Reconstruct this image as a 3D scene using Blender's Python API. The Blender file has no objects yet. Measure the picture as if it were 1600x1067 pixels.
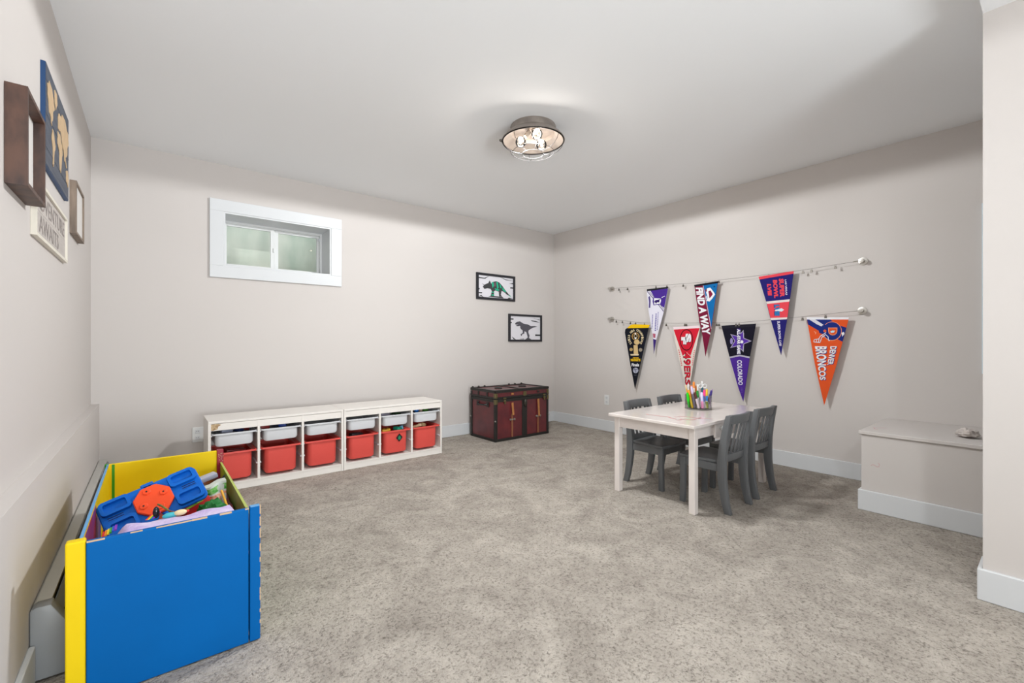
import bpy, bmesh, math, random
from mathutils import Vector, Matrix
random.seed(7)
S = bpy.context.scene
COL = S.collection
pi = math.pi

# ------------------------------------------------------------------ camera, world, lights, exposure
F_PX, YAW, CY, HC = 695.0, math.radians(38.95), 534.5, 1.03
cd = bpy.data.cameras.new('camera'); cam = bpy.data.objects.new('camera', cd); COL.objects.link(cam)
cam.location = (0, 0, HC); cam.rotation_euler = (pi/2, 0, -YAW)
cd.sensor_fit = 'HORIZONTAL'; cd.sensor_width = 36.0; cd.lens = F_PX/1600*36.0
cd.shift_y = 1.0/1600; cd.clip_start = 0.02
S.camera = cam
S.view_settings.view_transform = 'Standard'; S.view_settings.look = 'None'
S.view_settings.gamma = 1.0; S.view_settings.use_curve_mapping = False
S.view_settings.exposure = 0.0

w = bpy.data.worlds.new('World'); S.world = w; w.use_nodes = True
bg = w.node_tree.nodes['Background']; bg.inputs[0].default_value = (0.86, 0.94, 1.0, 1); bg.inputs[1].default_value = 3.4

def lamp(name, kind, loc, energy, color=(1, 1, 1), rot=(0, 0, 0), **kw):
    ld = bpy.data.lights.new(name, kind); ld.energy = energy; ld.color = color
    for k, v in kw.items(): setattr(ld, k, v)
    o = bpy.data.objects.new(name, ld); COL.objects.link(o); o.location = loc; o.rotation_euler = rot
    return o
# passage behind the camera: a recessed downlight, an added overhead fill, and an added fill aimed up at the ceiling
lamp('recessed_downlight', 'AREA', (0.02, -0.72, 2.335), 33, (.94, 0.985, 1), shape='DISK', size=0.11)
lamp('passage_overhead_fill', 'AREA', (1.0, -2.1, 2.33), 5, (0.92, 0.97, 1), shape='RECTANGLE', size=2.0, size_y=1.6)
lamp('ceiling_bounce_fill', 'AREA', (0.55, -2.6, 0.70), 57, (0.90, 0.96, 1), rot=(math.radians(114), 0, math.radians(2)), shape='RECTANGLE', size=1.4, size_y=1.0, spread=math.radians(108))
BULB_W, GLOW_W = 48.5, 3.0

# ------------------------------------------------------------------ measuring helpers
cs, sn = math.cos(YAW), math.sin(YAW)
def ray(px, py):
    r = Vector((cs, -sn, 0)); f = Vector((sn, cs, 0))
    return f + r*((px-800)/F_PX) + Vector((0, 0, (CY-py)/F_PX))
def at(axis, val, px, py):
    d = ray(px, py); o = Vector((0, 0, HC)); t = (val-o[axis])/d[axis]
    return o + d*t

# ------------------------------------------------------------------ materials
def lin(c):
    return tuple(((v/255)/12.92 if v/255 <= .04045 else ((v/255+.055)/1.055)**2.4) for v in c)
MATS = {}
def mat(name, rgb, rough=.6, metal=0, var=0, vscale=8, bump=0, bscale=200, bdist=.002, spec=.5, rgb2=None, stretch=None, coat=0):
    if name in MATS: return MATS[name]
    m = bpy.data.materials.new(name); m.use_nodes = True; nt = m.node_tree; b = nt.nodes['Principled BSDF']
    c = lin(rgb); b.inputs['Base Color'].default_value = (*c, 1)
    b.inputs['Roughness'].default_value = rough; b.inputs['Metallic'].default_value = metal
    b.inputs['Specular IOR Level'].default_value = spec
    if coat: b.inputs['Coat Weight'].default_value = coat; b.inputs['Coat Roughness'].default_value = .15
    tc = nt.nodes.new('ShaderNodeTexCoord'); vec = tc.outputs['Object']
    if stretch:
        mp = nt.nodes.new('ShaderNodeMapping'); mp.inputs['Scale'].default_value = stretch
        nt.links.new(vec, mp.inputs['Vector']); vec = mp.outputs['Vector']
    if var or rgb2:
        n = nt.nodes.new('ShaderNodeTexNoise'); n.inputs['Scale'].default_value = vscale; n.inputs['Detail'].default_value = 5
        nt.links.new(vec, n.inputs['Vector'])
        cr = nt.nodes.new('ShaderNodeValToRGB'); nt.links.new(n.outputs['Fac'], cr.inputs['Fac'])
        c2 = lin(rgb2) if rgb2 else tuple(v*(1-var) for v in c)
        cr.color_ramp.elements[0].position = .35; cr.color_ramp.elements[1].position = .65
        cr.color_ramp.elements[0].color = (*c2, 1); cr.color_ramp.elements[1].color = (*c, 1)
        nt.links.new(cr.outputs['Color'], b.inputs['Base Color'])
    if bump:
        n2 = nt.nodes.new('ShaderNodeTexNoise'); n2.inputs['Scale'].default_value = bscale; n2.inputs['Detail'].default_value = 3
        nt.links.new(vec, n2.inputs['Vector'])
        bp = nt.nodes.new('ShaderNodeBump'); bp.inputs['Strength'].default_value = bump; bp.inputs['Distance'].default_value = bdist
        nt.links.new(n2.outputs['Fac'], bp.inputs['Height']); nt.links.new(bp.outputs['Normal'], b.inputs['Normal'])
    MATS[name] = m; return m

def clear_mat(name, tint=(1, 1, 1), ior=1.45, rough=.02, refl=1.0):
    m = bpy.data.materials.new(name); m.use_nodes = True; nt = m.node_tree; nt.nodes.clear()
    out = nt.nodes.new('ShaderNodeOutputMaterial'); mx = nt.nodes.new('ShaderNodeMixShader')
    tr = nt.nodes.new('ShaderNodeBsdfTransparent'); tr.inputs[0].default_value = (*tint, 1)
    gl = nt.nodes.new('ShaderNodeBsdfGlossy'); gl.inputs['Roughness'].default_value = rough
    fr = nt.nodes.new('ShaderNodeFresnel'); fr.inputs['IOR'].default_value = ior
    mt = nt.nodes.new('ShaderNodeMath'); mt.operation = 'MULTIPLY'; mt.inputs[1].default_value = refl
    nt.links.new(fr.outputs[0], mt.inputs[0]); nt.links.new(mt.outputs[0], mx.inputs[0])
    nt.links.new(tr.outputs[0], mx.inputs[1]); nt.links.new(gl.outputs[0], mx.inputs[2]); nt.links.new(mx.outputs[0], out.inputs[0])
    return m
def emit_mat(name, rgb, strength):
    m = bpy.data.materials.new(name); m.use_nodes = True; nt = m.node_tree
    b = nt.nodes['Principled BSDF']; b.inputs['Emission Color'].default_value = (*rgb, 1); b.inputs['Emission Strength'].default_value = strength
    return m

WALL = mat('wall_paint', (208, 202, 198), .85, bump=.12, bscale=170, bdist=.0015, spec=.25)
CEIL = mat('ceiling_paint', (243, 244, 245), .9, bump=.08, bscale=60, bdist=.002, spec=.2)
TRIM = mat('white_trim_paint', (214, 216, 218), .4, spec=.4)
WHITE = mat('white_vinyl', (226, 227, 226), .35)
SHELFW = mat('white_melamine', (232, 227, 221), .4)
TABLEW = mat('white_table_paint', (230, 221, 216), .22, coat=.5, var=.06, vscale=5)
GREY = mat('dark_grey_paint', (96, 98, 100), .42, bump=.05, bscale=60)
RED = mat('coral_red_plastic', (222, 82, 74), .4)
TRAY = mat('milky_white_plastic', (214, 216, 220), .35)
BLUE = mat('blue_painted_wood', (0, 98, 172), .55, spec=.1, var=.10, vscale=3, bump=.05, bscale=40)
YEL = mat('yellow_painted_wood', (240, 206, 14), .5, spec=.2, var=.05, vscale=5, bump=.06, bscale=50)
LBLUE = mat('light_blue_painted_edge', (92, 160, 214), .45)
GREEN = mat('green_painted_wood', (44, 148, 20), .45)
DRED = mat('dark_red_painted_wood', (150, 14, 44), .45)
LIME = mat('lime_painted_edge', (178, 190, 92), .5)
RAWW = mat('bare_chipped_wood', (206, 176, 140), .7)
BLACK = mat('black_plastic', (20, 20, 22), .4)
CHROME = mat('brushed_nickel', (190, 186, 180), .3, 1)
STEEL = mat('grey_steel', (105, 100, 94), .4, .8)
BRASS = mat('aged_brass', (112, 102, 70), .35, .7)

# carpet: cut pile with tuft relief; shading of pushed-about pile is put into the colour
def carpet_mat():
    m = bpy.data.materials.new('carpet_pile'); m.use_nodes = True; nt = m.node_tree; b = nt.nodes['Principled BSDF']
    b.inputs['Roughness'].default_value = 1; b.inputs['Specular IOR Level'].default_value = .05
    tc = nt.nodes.new('ShaderNodeTexCoord')
    def noise(scale, det, dist=0, rough=.5):
        n = nt.nodes.new('ShaderNodeTexNoise'); n.inputs['Scale'].default_value = scale; n.inputs['Detail'].default_value = det
        n.inputs['Distortion'].default_value = dist; n.inputs['Roughness'].default_value = rough
        nt.links.new(tc.outputs['Object'], n.inputs['Vector']); return n.outputs['Fac']
    def ramp(src, a, bb, ca, cb):
        r = nt.nodes.new('ShaderNodeValToRGB'); nt.links.new(src, r.inputs['Fac'])
        r.color_ramp.elements[0].position = a; r.color_ramp.elements[1].position = bb
        r.color_ramp.elements[0].color = (*ca, 1); r.color_ramp.elements[1].color = (*cb, 1); return r.outputs['Color']
    def mul(a, bb, fac=1):
        x = nt.nodes.new('ShaderNodeMix'); x.data_type = 'RGBA'; x.blend_type = 'MULTIPLY'; x.inputs['Factor'].default_value = fac
        nt.links.new(a, x.inputs[6]); nt.links.new(bb, x.inputs[7]); return x.outputs[2]
    big = ramp(noise(3.2, 6, 1.2, .62), .34, .64, lin((162, 154, 145)), lin((188, 180, 170)))
    mid = ramp(noise(16, 4, .8, .6), .30, .6, (.86, .855, .85), (1.03, 1.03, 1.03))
    fine = ramp(noise(95, 3, .4, .7), .30, .50, (.46, .45, .44), (1.03, 1.03, 1.03))
    nt.links.new(mul(mul(big, mid), fine), b.inputs['Base Color'])
    bp = nt.nodes.new('ShaderNodeBump'); bp.inputs['Strength'].default_value = .8; bp.inputs['Distance'].default_value = .012
    nt.links.new(noise(95, 3, .4, .7), bp.inputs['Height'])
    bp2 = nt.nodes.new('ShaderNodeBump'); bp2.inputs['Strength'].default_value = .5; bp2.inputs['Distance'].default_value = .02
    nt.links.new(noise(18, 3, .8), bp2.inputs['Height']); nt.links.new(bp.outputs['Normal'], bp2.inputs['Normal'])
    nt.links.new(bp2.outputs['Normal'], b.inputs['Normal'])
    return m
CARPET = carpet_mat()

# ------------------------------------------------------------------ mesh helpers
ORG = {}
def empty(name, loc, label=None, cat=None, group=None, kind=None):
    o = bpy.data.objects.new(name, None); COL.objects.link(o); o.location = loc; o.empty_display_size = .05
    ORG[o.name] = Vector(loc); props(o, label, cat, group, kind); return o
def props(o, label=None, cat=None, group=None, kind=None):
    if label: o['label'] = label
    if cat: o['category'] = cat
    if group: o['group'] = group
    if kind: o['kind'] = kind
    return o

class MB:
    def __init__(s): s.bm = bmesh.new()
    def box(s, x0, x1, y0, y1, z0, z1):
        vs = [s.bm.verts.new(p) for p in ((x0,y0,z0),(x1,y0,z0),(x1,y1,z0),(x0,y1,z0),(x0,y0,z1),(x1,y0,z1),(x1,y1,z1),(x0,y1,z1))]
        for f in ((0,3,2,1),(4,5,6,7),(0,1,5,4),(1,2,6,5),(2,3,7,6),(3,0,4,7)): s.bm.faces.new([vs[i] for i in f])
        return s
    def prism(s, pts, vec):
        """polygon pts (3-D) extruded along vec"""
        vec = Vector(vec); a = [s.bm.verts.new(p) for p in pts]; b = [s.bm.verts.new(Vector(p)+vec) for p in pts]; n = len(pts)
        s.bm.faces.new(a[::-1]); s.bm.faces.new(b)
        for i in range(n): s.bm.faces.new((a[i], a[(i+1) % n], b[(i+1) % n], b[i]))
        return s
    def face(s, pts):
        s.bm.faces.new([s.bm.verts.new(p) for p in pts]); return s
    def tube(s, path, r, n=8, closed=False, caps=True):
        P = [Vector(p) for p in path]; m = len(P); rings = []
        rr = r if isinstance(r, (list, tuple)) else [r]*m
        prev = None
        for i, p in enumerate(P):
            if closed: t = P[(i+1) % m]-P[i-1]
            else: t = P[min(i+1, m-1)]-P[max(i-1, 0)]
            t.normalize()
            if prev is None:
                up = Vector((0, 0, 1)) if abs(t.z) < .9 else Vector((1, 0, 0))
                u = t.cross(up).normalized()
            else:
                u = (prev - t*prev.dot(t)).normalized()
            prev = u; v = t.cross(u)
            rings.append([s.bm.verts.new(p + (u*math.cos(2*pi*k/n)+v*math.sin(2*pi*k/n))*rr[i]) for k in range(n)])
        for i in range(m if closed else m-1):
            a, b = rings[i], rings[(i+1) % m]
            for k in range(n): s.bm.faces.new((a[k], a[(k+1) % n], b[(k+1) % n], b[k]))
        if caps and not closed: s.bm.faces.new(rings[0][::-1]); s.bm.faces.new(rings[-1])
        return s
    def lathe(s, prof, c, n=32, axis=(0, 0, 1)):
        ax = Vector(axis).normalized(); u = ax.cross(Vector((0, 1, 0)) if abs(ax.y) < .9 else Vector((1, 0, 0))).normalized(); v = ax.cross(u); c = Vector(c)
        rings = []
        for r, h in prof:
            if r < 1e-6: rings.append([s.bm.verts.new(c+ax*h)])
            else: rings.append([s.bm.verts.new(c+ax*h+(u*math.cos(2*pi*k/n)+v*math.sin(2*pi*k/n))*r) for k in range(n)])
        for a, b in zip(rings, rings[1:]):
            for k in range(n):
                k2 = (k+1) % n
                if len(a) == 1 and len(b) == 1: continue
                if len(a) == 1: s.bm.faces.new((a[0], b[k2], b[k]))
                elif len(b) == 1: s.bm.faces.new((a[k], a[k2], b[0]))
                else: s.bm.faces.new((a[k], a[k2], b[k2], b[k]))
        return s
    def ball(s, c, r, sc=(1, 1, 1), u=16, v=10):
        M = Matrix.Translation(Vector(c)) @ Matrix.Diagonal((*sc, 1)); bmesh.ops.create_uvsphere(s.bm, u_segments=u, v_segments=v, radius=r, matrix=M); return s
    def xf(s, M): s.bm.transform(M); return s
    def bevel(s, w, seg=2, ang=30):
        bmesh.ops.remove_doubles(s.bm, verts=s.bm.verts, dist=1e-6)
        s.bm.normal_update()
        es = [e for e in s.bm.edges if len(e.link_faces) == 2 and e.calc_face_angle(0) > math.radians(ang)]
        bmesh.ops.bevel(s.bm, geom=es, offset=w, offset_type='OFFSET', segments=seg, profile=.5, affect='EDGES', clamp_overlap=True); return s
    def build(s, name, m, parent=None, smooth=False, local=False, recalc=True, **kw):
        if recalc: bmesh.ops.recalc_face_normals(s.bm, faces=s.bm.faces)
        me = bpy.data.meshes.new(name); org = Vector((0, 0, 0))
        if parent is not None and not local: org = ORG[parent.name]
        elif parent is None and not local:
            lo = Vector((min(v.co.x for v in s.bm.verts), min(v.co.y for v in s.bm.verts), min(v.co.z for v in s.bm.verts)))
            hi = Vector((max(v.co.x for v in s.bm.verts), max(v.co.y for v in s.bm.verts), 0)); org = Vector(((lo.x+hi.x)/2, (lo.y+hi.y)/2, lo.z))
        s.bm.transform(Matrix.Translation(-org)); s.bm.to_mesh(me); s.bm.free()
        me.materials.append(m)
        o = bpy.data.objects.new(name, me); COL.objects.link(o)
        if parent is not None: o.parent = parent
        else: o.location = org
        ORG[o.name] = org
        if smooth:
            me.polygons.foreach_set('use_smooth', [True]*len(me.polygons))
            try: me.set_sharp_from_angle(angle=math.radians(smooth if smooth is not True else 40))
            except Exception: pass
        props(o, **kw); return o
def B(*a): return MB().box(*a)

def copy_tree(o, parent=None):
    c = o.copy(); COL.objects.link(c); c.parent = parent; ORG[c.name] = ORG.get(o.name, Vector((0, 0, 0)))
    for ch in list(o.children): copy_tree(ch, c)
    return c
def struct(name, mb, m, parent=None, **kw): return mb.build(name, m, parent, kind='structure' if parent is None else None, **kw)

# ------------------------------------------------------------------ room shell
X0, X2, Y1, H = -.33, 4.10, 4.20, 2.443       # left wall, right wall, back wall, ceiling height
XL = -.287                                     # face of the thicker lower left wall
PX, PY, H2 = 2.585, .20, 2.345                 # corner of the near wall end, lower passage ceiling
YB, XR = -3.2, 4.10
struct('floor', B(X0-.2, X2+.2, YB-.1, Y1+.3, -.1, 0), CARPET)
struct('ceiling', B(X0-.2, X2+.2, PY, Y1+.3, H, H+.12), CEIL)
struct('trim_1', B(X0-.2, X2+.2, YB-.1, PY, H2, H+.12), CEIL)      # dropped passage ceiling
WX0, WX1, WZ0, WZ1 = .44, 1.266, 1.635, 2.067
wb = MB().box(X0-.2, WX0, Y1, Y1+.3, 0, H).box(WX1, X2+.2, Y1, Y1+.3, 0, H).box(WX0, WX1, Y1, Y1+.3, 0, WZ0).box(WX0, WX1, Y1, Y1+.3, WZ1, H)
struct('wall_back', wb, WALL)
V0, V1, VZ0, VZ1 = -.62, .25, .90, 1.84        # opening of the second window, on the right wall
wr = MB().box(X2, X2+.2, V1, Y1, 0, H).box(X2, X2+.2, YB, V0, 0, H).box(X2, X2+.2, V0, V1, 0, VZ0).box(X2, X2+.2, V0, V1, VZ1, H)
struct('wall_right', wr, WALL)
struct('wall_left', B(X0-.2, X0, YB, Y1, 0, H), WALL)
struct('trim_2', B(X0, XL, YB, Y1, 0, .600), WALL)                 # thick lower wall with a ledge
struct('wall_near', B(PX, PX+.14, YB, PY, 0, H2), WALL)
struct('wall_front', B(X0-.2, X2+.2, YB-.1, YB, 0, H2), WALL)
struct('wall_nook', B(PX+.14, X2, -1.0, -.9, 0, H2), WALL)

BH, BT = .124, .015
def board(x0, x1, y0, y1): return MB().box(x0, x1, y0, y1, 0, BH).bevel(.003, 1)
struct('baseboard_back', board(XL, X2, Y1-BT, Y1), TRIM)
struct('baseboard_right', board(X2-BT, X2, .79, Y1-BT), TRIM)
struct('baseboard_left', board(XL, XL+BT, YB, 1.93), TRIM)
struct('baseboard_near', MB().box(PX-BT, PX, YB, PY+BT, 0, BH).box(PX, PX+.155, PY, PY+BT, 0, BH).bevel(.003, 1), TRIM)

# ---- window 1, deep set basement slider
win = empty('window_1', (.85, Y1, WZ0), kind='structure')
cw = .093
for nm, a in (('casing', (WX0-cw, WX1+cw, Y1-.02, Y1, WZ1, WZ1+cw)), ('casing', (WX0-cw, WX1+cw, Y1-.02, Y1, WZ0-cw, WZ0)),
              ('casing', (WX0-cw, WX0, Y1-.02, Y1, WZ0, WZ1)), ('casing', (WX1, WX1+cw, Y1-.02, Y1, WZ0, WZ1))):
    B(*a).bevel(.002, 1).build(nm, TRIM, win)
j = .012
MB().box(WX0, WX0+j, Y1-.014, Y1+.25, WZ0, WZ1).box(WX1-j, WX1, Y1-.014, Y1+.25, WZ0, WZ1).box(WX0+j, WX1-j, Y1-.014, Y1+.25, WZ0, WZ0+j).box(WX0+j, WX1-j, Y1-.014, Y1+.25, WZ1-j, WZ1).build('jamb_liner', TRIM, win)
fy = Y1+.25
MB().box(WX0, .470, fy-.02, fy+.05, WZ0, WZ1).box(1.236, WX1, fy-.02, fy+.05, WZ0, WZ1).box(.47, 1.236, fy-.02, fy+.05, WZ0, 1.672).box(.47, 1.236, fy-.02, fy+.05, 2.035, WZ1).bevel(.003, 1).build('window_frame', WHITE, win)
GLASS = clear_mat('window_glass', (.985, .995, .985), 1.45, .01)
for nm, x0, x1, yy in (('sash', .47, .850, fy-.012), ('sash', .850, 1.236, fy+.012)):
    x_in0, x_in1 = (x0+.018, x1-.031) if x0 < .5 else (x0+.036, x1-.020)
    sh = MB().box(x0, x_in0, yy, yy+.02, 1.672, 2.035).box(x_in1, x1, yy, yy+.02, 1.672, 2.035).box(x_in0, x_in1, yy, yy+.02, 1.672, 1.695).box(x_in0, x_in1, yy, yy+.02, 2.015, 2.035).bevel(.002, 1).build(nm, WHITE, win)
    B(x_in0, x_in1, yy+.008, yy+.012, 1.695, 2.015).build('pane', GLASS, sh)
MB().box(.838, .850, fy-.024, fy-.012, 1.83, 1.87).bevel(.003, 1).build('sash_latch', WHITE, win)
MB().box(1.222, 1.236, fy-.02, fy-.012, 1.985, 2.01).bevel(.002, 1).build('sash_stop', TRAY, win)
# window well outside
WELL = mat('pale_green_well_liner', (206, 206, 194), .6, rgb2=(172, 182, 168), vscale=5, bump=.2, bscale=30, stretch=(1, 1, .4))
pts_in = []
for i in range(61):
    t = i/60; a = pi*(1-t); x = .85+.95*math.cos(a); y = Y1+.30+.55*math.sin(a)**.6
    pts_in.append((x, y + .004*math.cos(t*60*pi)))
wl = MB(); lo = [wl.bm.verts.new((x, y, 1.35)) for x, y in pts_in]; hi = [wl.bm.verts.new((x, y, 2.5)) for x, y in pts_in]
for i in range(60): wl.bm.faces.new((lo[i], lo[i+1], hi[i+1], hi[i]))
struct('trim_3', wl, WELL, smooth=True)
struct('trim_4', B(-.2, 1.9, Y1+.3, Y1+.95, 1.30, 1.36), mat('well_gravel', (150, 150, 138), .9, var=.4, vscale=40, bump=.8, bscale=60, bdist=.02))

# ---- window 2, only its edge shows past the near wall
w2 = empty('window_2', (X2, -.2, VZ0), kind='structure')
for a in ((X2-.02, X2, V0-.07, V1+.07, VZ1, VZ1+.07), (X2-.02, X2, V0-.07, V1+.07, VZ0-.07, VZ0), (X2-.02, X2, V0-.07, V0, VZ0, VZ1), (X2-.02, X2, V1, V1+.07, VZ0, VZ1)):
    B(*a).bevel(.002, 1).build('casing', mat('daylight_tinted_casing', (206, 222, 232), .4), w2)  # white casing with bluish daylight put into its colour
MB().box(X2+.10, X2+.15, V0, V1, VZ0, VZ0+.05).box(X2+.10, X2+.15, V0, V1, VZ1-.05, VZ1).box(X2+.10, X2+.15, V0, V0+.05, VZ0+.05, VZ1-.05).box(X2+.10, X2+.15, V1-.05, V1, VZ0+.05, VZ1-.05).box(X2+.1, X2+.15, V0+.05, V1-.05, 1.33, 1.37).build('window_frame', WHITE, w2)
B(X2+.122, X2+.128, V0+.05, V1-.05, VZ0+.05, VZ1-.05).build('pane', GLASS, w2)

# ------------------------------------------------------------------ built-in bench box
bx0, by1, bh = 3.405, .780, .485
bench = empty('built_in_bench', (3.75, .0, 0), 'low greige built-in bench box with plain lid in the right corner nook', 'bench')
B(bx0, X2-.001, -.899, by1, 0, bh-.022).build('bench_body', WALL, bench)
B(bx0-.012, X2-.001, -.899, by1+.012, bh-.022, bh).bevel(.003, 1).build('bench_lid', WALL, bench)
MB().box(bx0-BT, bx0-.0005, -.899, by1+BT, 0, BH).box(bx0, X2-BT-.001, by1+.0005, by1+BT, 0, BH).bevel(.003, 1).build('bench_baseboard', TRIM, bench)
PINK = mat('pink_scribble', (206, 150, 150), .8)
def scribble(parent, fn, seed, n=14, w=.0025):
    rnd = random.Random(seed); mb = MB(); p = (0, 0); th = 0
    pts = [(0, 0)]
    for i in range(n):
        th += rnd.uniform(-1.2, 1.2); p = (p[0]+math.cos(th)*.16/n*1.6, p[1]+math.sin(th)*.10/n*1.6); pts.append(p)
    for (a, b), (c, d) in zip(pts, pts[1:]):
        L = math.hypot(c-a, d-b) or 1; nx, ny = -(d-b)/L*w, (c-a)/L*w
        mb.face([fn(a+nx, b+ny), fn(c+nx, d+ny), fn(c-nx, d-ny), fn(a-nx, b-ny)])
    return mb.build('crayon_scribble', PINK, parent, recalc=False)
scribble(bench, lambda a, b: (3.62+b, .70+a*.5, bh+.0006), 3, 10, .0035)
scribble(bench, lambda a, b: (bx0-.0006, .70-a*.3, .30+b*.4), 4, 8, .003)
# crumpled pale cloth on the bench
def crumple(name, c, sx, sy, sz, m, seed, **kw):
    rnd = random.Random(seed); mb = MB(); mb.ball((0, 0, 0), 1, (1, 1, 1), 24, 14)
    for v in mb.bm.verts:
        d = v.co.normalized(); k = 1 + .18*math.sin(5*d.x+seed)*math.cos(6*d.y+2*d.z) + .10*math.sin(13*d.x+9*d.z)+.06*math.sin(23*d.y+seed)
        v.co = Vector((c[0]+d.x*sx*k, c[1]+d.y*sy*k, c[2]+max(d.z, -.35)*sz*k + .35*sz))
    return mb
crumple('x', (3.62, .34, bh+.012), .06, .05, .028, None, 5).build('crumpled_cloth', mat('pale_grey_cloth', (205, 196, 190), .8, bump=.3, bscale=40), smooth=True,
        label='small crumpled pale cloth on the bench lid beside the near wall end', cat='cloth')

# ------------------------------------------------------------------ baseboard heater on the left
HEAT = mat('grey_heater_enamel', (134, 136, 138), .4)
HEATL = mat('light_grey_heater_top', (186, 184, 178), .45)
hy0, hy1 = 1.935, 4.12
ht = empty('baseboard_heater', (-.24, 3.0, 0), 'long grey baseboard heater along the left wall behind the toy box', 'heater')
def prof(y0, y1, pts): return MB().prism([(x, y0, z) for x, z in pts], (0, y1-y0, 0))
xb = XL+.002
prof(hy0, hy0+.05, [(xb, .012), (xb, .224), (xb+.012, .232), (xb+.045, .232), (xb+.078, .17), (xb+.086, .15), (xb+.086, .03), (xb+.08, .012)]).bevel(.003, 2).build('end_cap', HEAT, ht, smooth=True)
prof(hy0+.05, hy1, [(xb, .03), (xb, .222), (xb+.006, .228), (xb+.040, .228), (xb+.040, .22), (xb+.008, .22), (xb+.008, .03)]).build('back_panel', HEATL, ht)
prof(hy0+.05, hy1, [(xb+.072, .165), (xb+.082, .15), (xb+.082, .03), (xb+.078, .03), (xb+.078, .148), (xb+.069, .162)]).build('front_panel', HEAT, ht)
prof(hy0+.05, hy1, [(xb+.046, .212), (xb+.064, .178), (xb+.061, .176), (xb+.043, .21)]).build('damper_louver', HEAT, ht)
B(xb+.01, xb+.075, hy0+.05, hy1, .02, .10).build('heating_element', mat('dark_fin', (45, 46, 48), .6), ht)

# ------------------------------------------------------------------ toy box
tb = empty('toy_box', (.06, 2.27, 0), 'wooden toy box with blue front, yellow side edge and painted panels', 'toy box')
ty0, ty1 = 1.747, 2.80
zt = .461
def chip(parent, pts, m=RAWW):
    mb = MB()
    for q in pts: mb.face(q)
    return mb.build('chipped_paint', m, parent, recalc=False)
fp = B(-.147, .256, ty0, ty0+.018, .004, zt).bevel(.003, 2).build('front_panel', BLUE, tb)
mb = MB(); x = -.146; rr = random.Random(2)
while x < .25:                                          # worn bare edge along the top of the front
    d = rr.uniform(.012, .04); hgt = rr.uniform(.0012, .0035)
    if rr.random() < .6: mb.box(x, min(x+d, .256), ty0-.0004, ty0+rr.uniform(.003, .009), zt-hgt, zt+.0005)
    x += d
mb.build('chipped_top_edge', RAWW, fp, kind='stuff')
fs = B(.259, .291, ty0-.001, ty0+.022, .004, zt+.003).bevel(.003, 2).build('front_edge_strip', BLUE, tb)
B(.262, .290, ty0, ty0+.022, zt+.0028, zt+.0038).build('strip_top', LBLUE, fs)
mb = MB()
for z in [.05, .09, .13, .16, .21, .27, .31, .36, .40, .44]:
    mb.box(.2885, .2916, ty0-.0016, ty0+.004, z+rr.uniform(-.01, .01), z+rr.uniform(.012, .028))
mb.build('chipped_side_edge', RAWW, fs, kind='stuff')
B(-.190, -.148, ty0-.002, ty0+.03, .004, zt+.006).bevel(.005, 3).build('corner_post', YEL, tb, label='yellow corner post')
lp = B(-.164, -.157, ty0+.03, ty1-.02, .01, zt).build('left_panel', YEL, tb)
B(-.1572, -.1562, 2.16, 2.36, .03, .40).build('reflection_patch', mat('violet_blue_reflection', (58, 70, 160), .4, rgb2=(120, 110, 130), vscale=6), lp)  # bluish reflection painted onto the yellow panel
B(-.1572, -.1560, ty0+.03, 2.16, .03, .45).build('reflection_patch', mat('maroon_purple_reflection', (150, 30, 50), .4, rgb2=(110, 70, 150), vscale=7), lp)  # reddish reflection painted onto the near part of the panel
B(-.1643, -.1567, ty0+.03, ty1-.02, zt, zt+.002).build('panel_top_edge', LBLUE, lp)
rp = B(.276, .284, ty0+.022, ty1-.02, .01, .398).build('right_panel', mat('right_panel_paint', (52, 140, 30), .4, rgb2=(150, 146, 70), vscale=4), tb, label='green painted panel')
B(.2757, .2843, ty0+.022, ty1-.02, .398, .400).build('panel_top_edge', LIME, rp)
bp_ = B(-.160, .262, ty1-.02, ty1, .01, zt).bevel(.002, 1).build('back_panel', YEL, tb)
B(-.147, -.137, ty1-.0208, ty1-.0195, .20, zt-.001).build('green_stripe', GREEN, bp_)
B(-.172, -.160, ty1-.02, ty1+.004, .01, zt+.001).build('back_post', GREEN, tb, label='green post')
bpost = B(.262, .291, ty1-.024, ty1+.004, .01, zt+.004).bevel(.002, 1).build('back_post', DRED, tb, label='dark red post with chipped paint')
mb = MB()
for k in range(12): 
    x = rr.uniform(.266, .289); z = rr.uniform(.40, .45); mb.box(x, x+.003, ty1-.0246, ty1-.0238, z, z+.003)
mb.build('chipped_paint', RAWW, bpost, kind='stuff')
B(-.152, .272, ty0+.018, ty1-.02, .02, .03).build('box_bottom', RAWW, tb)

# ---- things in the toy box
# blue folding tray toy with an orange middle: pose from the photograph
def rotv(wv):
    a = Vector(wv); return Matrix.Rotation(a.length, 4, a.normalized())
PT = Matrix.Translation((.006, 2.157, .429)) @ rotv((.771, -.235, .231))
tt = empty('folding_tray_toy', (0, 0, 0), 'blue plastic toy with orange eight-sided middle lying on top in the toy box', 'toy')
tt.location = (.006, 2.157, .429); ORG[tt.name] = Vector(tt.location)
TBLUE = mat('bright_blue_plastic', (0, 96, 190), .4, spec=.3); TORG = mat('bright_orange_plastic', (246, 82, 40), .45, spec=.3)
L2, W2_ = .155, .078
def rrect(x0, x1, y0, y1, r, n=5):
    out = []
    for cx, cy_, a0 in ((x1-r, y1-r, 0), (x0+r, y1-r, pi/2), (x0+r, y0+r, pi), (x1-r, y0+r, 3*pi/2)):
        for k in range(n+1):
            a = a0+pi/2*k/n; out.append((cx+r*math.cos(a), cy_+r*math.sin(a)))
    return out
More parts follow.
